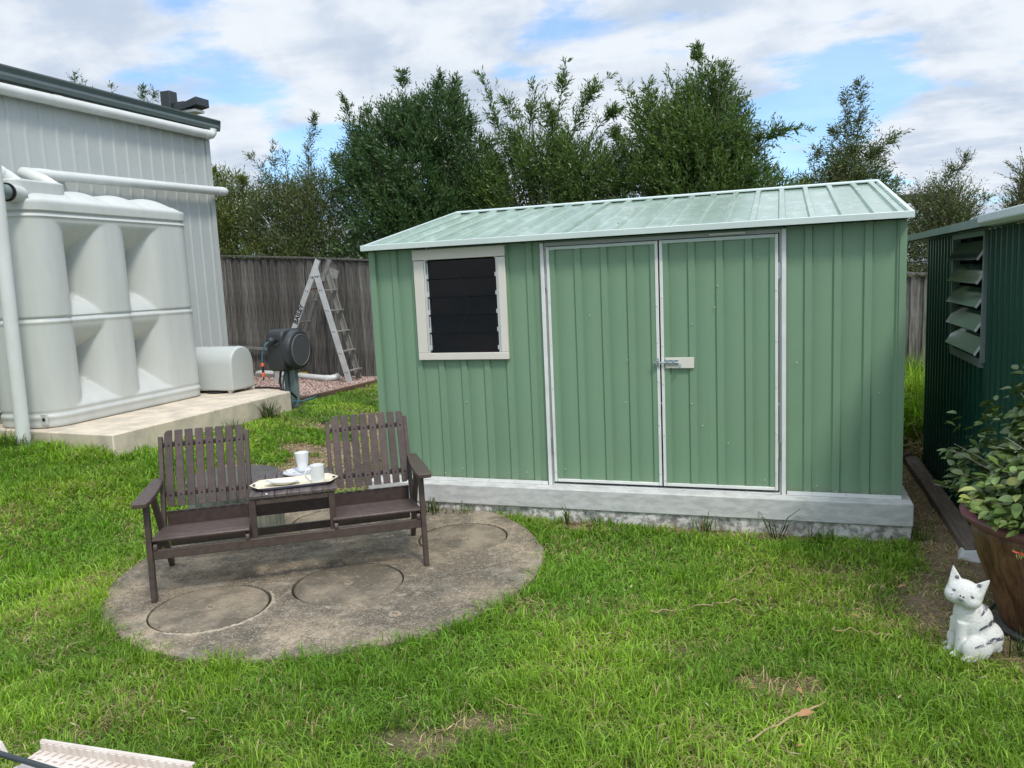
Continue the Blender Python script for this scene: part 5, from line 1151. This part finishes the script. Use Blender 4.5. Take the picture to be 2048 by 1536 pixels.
# clover and broad leaves through the lawn, and litter
def lawn_weeds():
    n = 16000; x = rng.uniform(-5, 5, n); y = rng.uniform(-3.8, 5.5, n); k = ~excluded(x, y, .03); x, y = x[k], y[k]
    pz = fbm(x-20, y+11, 1.7, 3); k = (rng.random(len(x)) < sstep((pz-.50)/.14)*.6+.04+.5*(y > 1.2)*(x < -1.2)) & (bare(x, y) < .5); x, y = x[k][:4200], y[k][:4200]
    T = len(x); O_ = np.stack([x, y, gz(x, y)+.012], 1); D_ = rng.normal(0, .35, (T, 3)); D_[:, 2] = 1; D_ /= np.linalg.norm(D_, axis=1)[:, None]
    v, f, c = leaves_from_twigs(O_, D_, rng.uniform(.012, .04, T), 4, .020, .014, 1.6, .0, [(.07, .15, .03), (.10, .20, .035), (.15, .25, .05)])
    tag(link(bpy.data.objects.new('lawn_weeds', np_mesh('lawn_weeds', v, [f], 'leaf', c))), 'low clover and broad leaved weeds through the lawn', 'weeds', kind='stuff')
    n = 2600; x = rng.uniform(-4, 4.2, n); y = rng.uniform(-3.7, 4, n); k = ~((x > -.1) & (x < 3.8) & (y > -.11)) & (y > -9) & ~((x < -2.9) & (y > .15)) & ~((x > 4.03) & (y > -.8)); x, y = x[k], y[k]; T = len(x)
    on = np.hypot(x-PAD_C[0], y-PAD_C[1]) < PAD_R-.03; rr = np.hypot(x-PAD_C[0], y-PAD_C[1]); k = ~on | (rng.random(T) < .35+.5*(rr > 1.15)); x, y, on = x[k], y[k], on[k]; T = len(x)
    z = np.where(on, -.197, gz(x, y)+.034+rng.uniform(-.01, .01, T)); a_ = rng.uniform(0, 6.28, T); L_ = rng.uniform(.006, .035, T)*np.where(on, .6, 1); w_ = rng.uniform(.0012, .004, T)
    d = np.stack([np.cos(a_), np.sin(a_), rng.normal(0, .12, T)*~on], 1)*L_[:, None]; s_ = np.stack([-np.sin(a_), np.cos(a_), np.zeros(T)], 1)*w_[:, None]; P0 = np.stack([x, y, z], 1)
    V_ = np.stack([P0-d-s_*.3, P0-s_, P0+d, P0+s_], 1).reshape(-1, 3); k4 = np.arange(T)*4
    c = np.array([(.42, .32, .17), (.30, .18, .09), (.50, .42, .28), (.20, .12, .07)])[rng.integers(0, 4, T)]*rng.uniform(.7, 1.2, (T, 1))
    tag(link(bpy.data.objects.new('lawn_litter', np_mesh('lawn_litter', V_, [np.stack([k4, k4+1, k4+2, k4+3], 1)], 'pebble', np.repeat(c, 4, 0)))), 'bits of straw and dead leaf scattered on the lawn and pad', 'litter', kind='stuff')
lawn_weeds()
# dry twigs and dead leaves on the lawn
def twig(pts, label, r=.0035):
    P_ = [(x, y, float(gz(x, y))+.036+random.uniform(-.006, .010)) for x, y in pts]
    tag(obj('dry_twig', MB().tube(P_, r, 5), 'dry', smooth=60), label, 'twig', 'dry twigs on the lawn')
def crooked(a_, b_, n=14, j=.02):
    j *= .45
    return [(a_[0]+(b_[0]-a_[0])*i/n+random.gauss(0, j), a_[1]+(b_[1]-a_[1])*i/n+random.gauss(0, j)) for i in range(n+1)]
twig(crooked((2.36, -1.60), (2.80, -1.37)), 'long pale twig lying in the middle of the lawn')
twig(crooked((2.63, -1.38), (2.86, -.88), j=.012), 'upright-looking pale twig beyond the longest twig', .003)
twig(crooked((2.88, -2.68), (3.17, -2.30), j=.012), 'pale twig with dead leaves near the bottom of the lawn', .004)
twig(crooked((3.22, -1.60), (3.50, -1.62)), 'short twig on the lawn left of the cat', .003)
twig(crooked((1.86, -2.62), (2.12, -2.70)), 'thin arched straw in the grass below the pad', .002)
for i, (x, y, a_, s_, lb) in enumerate([(3.09, -2.43, .6, .075, 'large dead brown leaf on the bottom twig'), (3.07, -2.24, 1.9, .05, 'small dead leaf on the dry straw patch'), (3.07, -2.66, .4, .04, 'dead leaf at the bottom edge of the lawn'),
                                    (3.35, -1.45, 2.8, .05, 'dead leaf left of the cat ornament'), (3.62, -1.0, .3, .045, 'dead leaf near the shed slab corner'), (.05, -1.02, 1, .025, 'tiny pale leaf under the bench table')]):
    z = float(gz(x, y))+.038 if i < 5 else -.197
    m_ = MB(); w_ = s_*.22
    vs = []; n_ = 6
    for k in range(n_+1):
        t = k/n_; ww = w_*math.sin(math.pi*min(1, t*.95+.04)); vs += [(s_*(t-.5), -ww, .25*ww+.10*s_*math.sin(t*3)), (s_*(t-.5), 0, .10*s_*math.sin(t*3)), (s_*(t-.5), ww, .35*ww+.10*s_*math.sin(t*3))]
    m_.add(vs, [(k*3+j, k*3+3+j, k*3+4+j, k*3+1+j) for k in range(n_) for j in range(2)])
    o = obj('dead_leaf', m_, 'deadleaf', smooth=60); o.location = (x, y, z); o.rotation_euler = (random.uniform(-.3, .3), random.uniform(-.3, .3), a_); tag(o, lb, 'leaf', 'dead leaves on the ground')

# ------------------------------------------------------------------ glazed pot with camellia
PX, PY = 4.30, -1.27
pot = thing('glazed_pot', 'large rusty brown glazed pot with plum rim at the right edge', 'pot', (PX, PY, -.25))
obj('pot_body', MB().lathe([(.25, 0), (.275, .02), (.285, .05), (.33, .18), (.385, .34), (.412, .46), (.415, .50), (.405, .512)], (0, 0, 0), 72), 'potclay', pot, world=False, smooth=60)
obj('pot_rim', MB().lathe([(.408, .500), (.440, .515), (.462, .535), (.466, .553), (.452, .562), (.415, .558), (.398, .54), (.39, .48)], (0, 0, 0), 72, cap0=False, cap1=False), 'potrim', pot, world=False, smooth=60)
obj('pot_saucer', MB().lathe([(.30, -.012), (.325, .0), (.332, .022), (.322, .024), (.31, .008)], (0, 0, 0), 60), 'stump_top', pot, world=False, smooth=50)
tag(obj('potting_soil', MB().lathe([(.38, .235), (.36, .245), (.0, .25)], (PX, PY, 0), 40, cap1=False), 'soil'), 'dark soil filling the glazed pot', 'soil')
cm = thing('camellia_shrub', 'camellia with glossy leaves and bare twigs growing in the glazed pot', 'shrub', (PX, PY, .24))
br = MB(); tips = []
for k in range(60):
    a_ = random.uniform(0, 6.28); el = random.uniform(.05, 1.35); L_ = random.uniform(.36, .60)
    if math.cos(a_) > .3: L_ *= .9
    d_ = Vector((math.cos(a_)*math.cos(el)*.95, math.sin(a_)*math.cos(el)*.95, math.sin(el)*1.05)); p0 = Vector((math.cos(a_)*.05, math.sin(a_)*.05, .0))
    mid_ = p0+Vector((d_.x*.4, d_.y*.4, .6*abs(d_.z)+.08))*L_; tip = p0+d_*L_*1.0+Vector((0, 0, .03))
    pts = [p0.lerp(mid_, t)*(1-t)+mid_.lerp(tip, t)*t for t in np.linspace(0, 1, 7)]
    br.tube(pts, [.006*(1-t)+.0015 for t in np.linspace(0, 1, 7)], 5); tips.append((pts, d_))
obj('branches', br, mat('pale_camellia_bark', (.20, .17, .13), .85, var=(.34, .31, .27), vscale=20, vmix=.6), cm, world=False, smooth=60)
bt = MB()
for k in range(70):       # bare twigs on the side that faces the lawn
    a_ = random.uniform(2.3, 4.8); p = Vector((math.cos(a_)*random.uniform(.05, .22), math.sin(a_)*random.uniform(.05, .25)-.04, random.uniform(.25, .52)))
    d_ = Vector((random.gauss(-.3, .6), random.gauss(-.2, .6), random.gauss(.25, .45))).normalized(); L_ = random.uniform(.08, .2); q_ = p+d_*L_
    bt.tube([p, p.lerp(q_, .5)+Vector((0, 0, .01)), q_], [.003, .0025, .0012], 4)
q = obj('bare_twig', bt, mat('bare_grey_twig', (.36, .34, .31), .8), cm, world=False, smooth=60); q['kind'] = 'stuff'
leafm = []
for k in range(5):
    Ls = .050+.005*k; ww = Ls*.31; m_ = MB(); n_ = 6; vs = []
    for i in range(n_+1):
        t = i/n_; wv = ww*(math.sin(math.pi*t**.82)**.8 if 0 < t < 1 else 0.0)+.0004; zc_ = -.12*Ls*t*t*(1+.3*k)
        vs += [(Ls*t, -wv, zc_+wv*.28), (Ls*t, 0, zc_), (Ls*t, wv, zc_+wv*.28)]
    m_.add(vs, [(i*3+j, i*3+3+j, i*3+4+j, i*3+1+j) for i in range(n_) for j in range(2)])
    me = m_.mesh('leaf'); me.materials.append(M['camellia_young'] if k == 4 else M['camellia']); me.shade_smooth(); leafm.append(me)
cand = []
for k in range(520):      # sprigs of leaves through an uneven dome
    a_ = random.uniform(0, 6.28); u = random.random(); el = math.asin(u*.98); rr = random.uniform(.45, 1.0)**.6
    lump = .80+.22*math.sin(a_*3+1.3)+.12*math.sin(a_*7+u*5)
    p0 = Vector((math.cos(a_)*math.cos(el)*.60*lump, math.sin(a_)*math.cos(el)*.60*lump, math.sin(el)*.66*(.88+.2*math.sin(a_*2+4)) +.13))*rr
    if p0.z > .38 and random.random() < .45: continue
    dz = p0.normalized()
    for j in range(6):
        cand.append((p0+Vector((random.gauss(0, .028), random.gauss(0, .028), random.gauss(0, .02))), dz))
for pts, d_ in tips[:26]:
    for i in range(5):
        t = random.uniform(.7, 1.0); j = min(5, int(t*6)); cand.append((pts[j].lerp(pts[j+1], t*6-j), d_))
# the lawn side shows largest
def keyf(c):
    p = c[0]; return (p.x*.3+p.y*.95)-.2*p.z
cand.sort(key=keyf)
stuffV, stuffF = [], []
for n_i, (p, d_) in enumerate(cand):
    a_ = random.uniform(0, 6.28); out_d = Vector((p.x, p.y, 0)); out_d = out_d.normalized() if out_d.length > .02 else Vector((1, 0, 0))
    dd = (out_d*.9+Vector((random.gauss(0, .55), random.gauss(0, .55), random.gauss(.05, .4)))).normalized()
    upn = (Vector((random.gauss(0, .35), random.gauss(-.15, .35), 1))+out_d*.35); yv = upn.cross(dd).normalized(); zv = dd.cross(yv)
    Mx = Matrix((dd, yv, zv)).transposed().to_4x4(); s_ = random.uniform(.7, 1.15); Mx = Matrix.Translation(p) @ Mx @ Matrix.Scale(s_, 4)
    me = leafm[random.choice((0, 1, 2, 3, 0, 1, 2, 3, 4))]
    if n_i < 290:
        o = bpy.data.objects.new('leaf', me); COL.objects.link(o); o.parent = cm; o.matrix_basis = Mx
    else:
        k0 = len(stuffV); stuffV += [tuple(Mx @ v.co) for v in me.vertices]; stuffF += [tuple(k0+i for i in pl.vertices) for pl in me.polygons]
me = bpy.data.meshes.new('leaves'); me.from_pydata(stuffV, [], stuffF); me.materials.append(M['camellia']); me.shade_smooth()
o = bpy.data.objects.new('leaves', me); COL.objects.link(o); o.parent = cm; o['kind'] = 'stuff'
# red bristly flower hanging at the front of the pot
rf = thing('red_flower', 'red bristly flower with yellow tip hanging over the front of the pot', 'flower', (3.97, -1.74, .24))
fl = MB(); fy_ = MB()
for k in range(150):
    t = random.random(); p = Vector((-.02+.22*t, -.02*t, .03-.055*t)); a_ = random.uniform(0, 6.28); d_ = Vector((random.gauss(0, .3)-.2, math.cos(a_), math.sin(a_))).normalized(); L_ = random.uniform(.012, .030)
    (fl if t > .22 else fy_).tube([p, p+d_*L_], [.0016, .0008], 3)
obj('bristles', fl, 'redflower', rf, world=False)['kind'] = 'stuff'; obj('tip', fy_, mat('yellow_green_bristles', (.35, .33, .10), .6), rf, world=False)['kind'] = 'stuff'
obj('stem', MB().tube([(-.03, 0, .035), (.22, -.02, -.025), (.32, .05, .06)], .004, 6), 'redflower', rf, world=False)

# ------------------------------------------------------------------ white cat ornament
CX, CY = 3.815, -1.66
cat = thing('cat_ornament', 'white painted stone cat ornament with dark stripes sitting in the grass', 'ornament', (CX, CY, -.245), R(197))
def ell(mb, c, r, rot=(0, 0, 0), n=16, m_=10):
    from mathutils import Euler
    Rm_ = Euler(rot).to_matrix(); vs = []; fs = []
    for i in range(m_+1):
        th = math.pi*i/m_
        for k in range(n):
            ph = 2*math.pi*k/n; p = Rm_ @ Vector((r[0]*math.sin(th)*math.cos(ph), r[1]*math.sin(th)*math.sin(ph), r[2]*math.cos(th))); vs.append(p+Vector(c))
    for i in range(m_):
        for k in range(n): fs.append((i*n+k, (i+1)*n+k, (i+1)*n+(k+1) % n, i*n+(k+1) % n))
    mb.add(vs, fs)
# local: +x is where the chest faces; head turned towards the viewer
cb = MB()
ell(cb, (-.035, 0, .085), (.105, .082, .088)); ell(cb, (-.010, 0, .150), (.078, .068, .100), (0, R(-18), 0)); ell(cb, (.035, 0, .205), (.048, .050, .075), (0, R(-8), 0))
ell(cb, (.045, 0, .155), (.040, .046, .090)); ell(cb, (.010, .066, .055), (.070, .030, .062)); ell(cb, (.010, -.066, .055), (.070, .030, .062))
for s in (-1, 1): cb.tube([(.058, s*.024, .17), (.068, s*.028, .09), (.072, s*.028, .02)], [.026, .020, .020], 12); ell(cb, (.085, s*.028, .014), (.032, .019, .015)); ell(cb, (.055, s*.080, .014), (.038, .020, .016))
cb.tube([(-.13, 0, .02), (-.11, -.07, .018), (-.03, -.105, .018), (.03, -.10, .018)], [.022, .022, .02, .014], 10)
HC = Vector((.045, .012, .305)); view = Vector((math.cos(R(52)), math.sin(R(52)), .0))    # head faces the camera side
hy = view.cross(Vector((0, 0, 1))).normalized(); tilt = R(14)
hz_ = (Vector((0, 0, 1))*math.cos(tilt)-hy*math.sin(tilt)); hy = view.cross(hz_).normalized(); hxv = view
def hp(a_, b_, c_): return HC+hxv*a_+hy*b_+hz_*c_
hm = MB(); ell(hm, (0, 0, 0), (.062, .078, .060)); ell(hm, (.012, .030, -.018), (.050, .048, .042)); ell(hm, (.012, -.030, -.018), (.050, .048, .042)); ell(hm, (.025, 0, -.006), (.042, .040, .034))
for s in (-1, 1): hm.add([(-.016, s*.076, .010), (.026, s*.072, .014), (.018, s*.018, .050), (-.018, s*.022, .045), (.0, s*.080, .112)], [(0, 1, 2, 3), (1, 0, 4), (2, 1, 4), (3, 2, 4), (0, 3, 4)])
cb.add([hp(v[0], v[1], v[2]) for v in hm.v], hm.f)
co = bpy.data.objects.new('tmpcat', cb.mesh('cat')); COL.objects.link(co)
rm = co.modifiers.new('r', 'REMESH'); rm.mode = 'VOXEL'; rm.voxel_size = .0045; sm_ = co.modifiers.new('s', 'SMOOTH'); sm_.factor = .6; sm_.iterations = 6
dg = bpy.context.evaluated_depsgraph_get(); cme = bpy.data.meshes.new_from_object(co.evaluated_get(dg)); bpy.data.objects.remove(co)
cme.transform(Matrix.Scale(.975, 4))
cbody = obj('cat_body', cme, 'cat', cat, world=False, smooth=0); cme.shade_smooth()
S_ = .975
from mathutils.bvhtree import BVHTree
bvh = BVHTree.FromPolygons([v.co for v in cme.vertices], [tuple(p.vertices) for p in cme.polygons])
def stripe(z0, x_from, x_to, y_s, thick, name='stripe'):
    """raised paint band on the flank: points thrown on to the body from outside"""
    mb = MB(); n = 22; rows = []
    for i in range(n+1):
        t = i/n; ang = x_from+(x_to-x_from)*t; o_ = Vector((-.02*S_, 0, z0+.018*math.sin(t*4)+.02*t)); d_ = Vector((math.cos(ang), math.sin(ang), 0)); row = []
        tw = thick*math.sin(math.pi*min(.97, max(.06, t)))**.5*(1+.25*math.sin(t*23))
        for k in (-1, 0, 1):
            oo = o_+Vector((0, 0, k*tw)); hit = bvh.ray_cast(oo+d_*.5, -d_)[0]
            row.append((hit+d_*.0018) if hit is not None else oo+d_*.05)
        rows.append(row)
    vs = [p for r_ in rows for p in r_]; fs = [(i*3+k, i*3+3+k, i*3+4+k, i*3+1+k) for i in range(n) for k in (0, 1)]
    mb.add(vs, fs); obj(name, mb, 'catstripe', cbody, world=False, smooth=60)
for z0, th, a0, a1 in ((.205, .008, 80, 215), (.143, .010, 70, 215), (.073, .010, 60, 215), (.143, .010, 225, 300), (.078, .010, 225, 300)): stripe(z0, R(a0), R(a1), 1, th)
def on_face(b_, c_, r_, m_='black', name='eye', sx=1.0):
    o_ = (hp(.2, b_, c_))*S_; hit = bvh.ray_cast(o_, -hxv)[0]
    if hit is None: return
    mb = MB(); q = hit+hxv*.0015; n = 12
    vs = [q+hy*(r_*sx*math.cos(6.2832*k/n))+hz_*(r_*math.sin(6.2832*k/n)) for k in range(n)]+[q+hxv*.002]
    mb.add(vs, [(k, (k+1) % n, n) for k in range(n)]); obj(name, mb, m_, cbody, world=False, smooth=0)
gm_ = mat('grey_paint', (.16, .16, .19), .8, var=(.3, .3, .3), vscale=80, vmix=.6)
for s in (-1, 1):
    on_face(s*.0065, .004, .0042, 'black', 'nostril'); on_face(s*.036, .014, .0065, gm_, 'eye', 1.5); on_face(s*.046, .062, .011, gm_, 'ear_inner', .8)
on_face(0, -.013, .007, gm_, 'mouth', 1.5); on_face(.04, -.006, .003, gm_, 'whisker_spot')
# second ornament barely in the frame
o2 = thing('ornament_foot', 'rounded white ornament cut by the right frame edge', 'ornament', (4.135, -1.905, -.245))
eb = MB(); ell(eb, (0, 0, .07), (.05, .05, .075)); ell(eb, (.02, .0, .14), (.03, .03, .035)); obj('body', eb, 'cat', o2, world=False, smooth=80)

# ------------------------------------------------------------------ plastic rack at the bottom left
ck = thing('plastic_rack', 'bleached white plastic rack with slotted deck in the bottom left corner', 'rack', (.535, -3.589, 0), math.atan2(.027, .63))
def cell(mb, cx, cy, w_, h_, ang, sl_, sw_, z0, z1, shear=0.0):
    outer = []; n = 16
    for k in range(n):
        a_ = 2*math.pi*k/n; c_, s_ = math.cos(a_), math.sin(a_); m_ = max(abs(c_), abs(s_)); outer.append((cx+c_/m_*w_/2, cy+s_/m_*h_/2))
    inner = []
    for k in range(n):
        a_ = 2*math.pi*k/n; c_, s_ = math.cos(a_-ang), math.sin(a_-ang); r_ = 1/math.sqrt((c_/sl_)**2+(s_/sw_)**2); inner.append((cx+r_*math.cos(a_), cy+r_*math.sin(a_)))
    vs = [(x, y, z1) for x, y in outer]+[(x, y, z1) for x, y in inner]+[(x, y, z0) for x, y in inner]+[(x, y, z0) for x, y in outer]
    fs = []
    for k in range(n):
        j = (k+1) % n; fs += [(k, j, n+j, n+k), (n+k, n+j, 2*n+j, 2*n+k), (2*n+k, 2*n+j, 3*n+j, 3*n+k)]
    mb.add(vs, fs)
dk = MB(); nx_, cw = 19, .633/19
for i in range(nx_):
    cell(dk, cw*(i+.5), -.042, cw, .034, R(66), .015, .0052, -.034, -.030)
for r_ in range(8):
    yy_ = -.059-.030*(r_+.5)
    for i in range(nx_-1 if r_ % 2 else nx_):
        dg_ = (i+r_) % 2 == 0
        cell(dk, cw*(i+.5+(.5 if r_ % 2 else 0)), yy_, cw, .030, R(70) if dg_ else R(-6), .0125, .0045, -.034, -.030)
obj('deck', dk, 'crate', ck, world=False, smooth=0)
lp = MB()
lp.box(0, .633, -.024, -.019, -.034, 0.0).box(-.002, .635, -.019, -.008, -.006, .0015)
obj('raised_lip', lp, 'crate', ck, world=False, bevel=.002)
rb = MB()
for i in range(nx_): rb.prism([(cw*(i+.5)+.0115*math.cos(t), -.0245-.006*math.sin(t)) for t in np.linspace(0, math.pi, 6)], -.031, -.003, 'z')
obj('lip_rib', rb, 'crate', ck, world=False)
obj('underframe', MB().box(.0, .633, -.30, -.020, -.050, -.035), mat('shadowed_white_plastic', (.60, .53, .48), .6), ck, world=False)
lg = MB()
for x in (.06, .57): lg.box(x-.02, x+.02, -.26, -.22, -.26, -.050).box(x-.02, x+.02, -.06, -.03, -.26, -.050)
obj('leg', lg, 'crate', ck, world=False)
tag(obj('metal_bar', MB().tube([(.36, -3.712, .012), (.60, -3.728, .012), (1.3, -3.79, .012)], .010, 12), 'lamp', smooth=60), 'dark metal bar crossing the bottom left corner', 'bar')
tag(obj('plastic_bracket', MB().add([(.40, -3.70, -.01), (.475, -3.70, -.01), (.475, -3.68, -.01), (.40, -3.67, -.01), (.40, -3.70, .03), (.455, -3.698, .028), (.45, -3.68, .03), (.40, -3.67, .03)],
    [(3, 2, 1, 0), (4, 5, 6, 7), (0, 1, 5, 4), (1, 2, 6, 5), (2, 3, 7, 6), (3, 0, 4, 7)]), 'crate', bevel=.003), 'small bleached plastic bracket at the left frame edge', 'bracket')
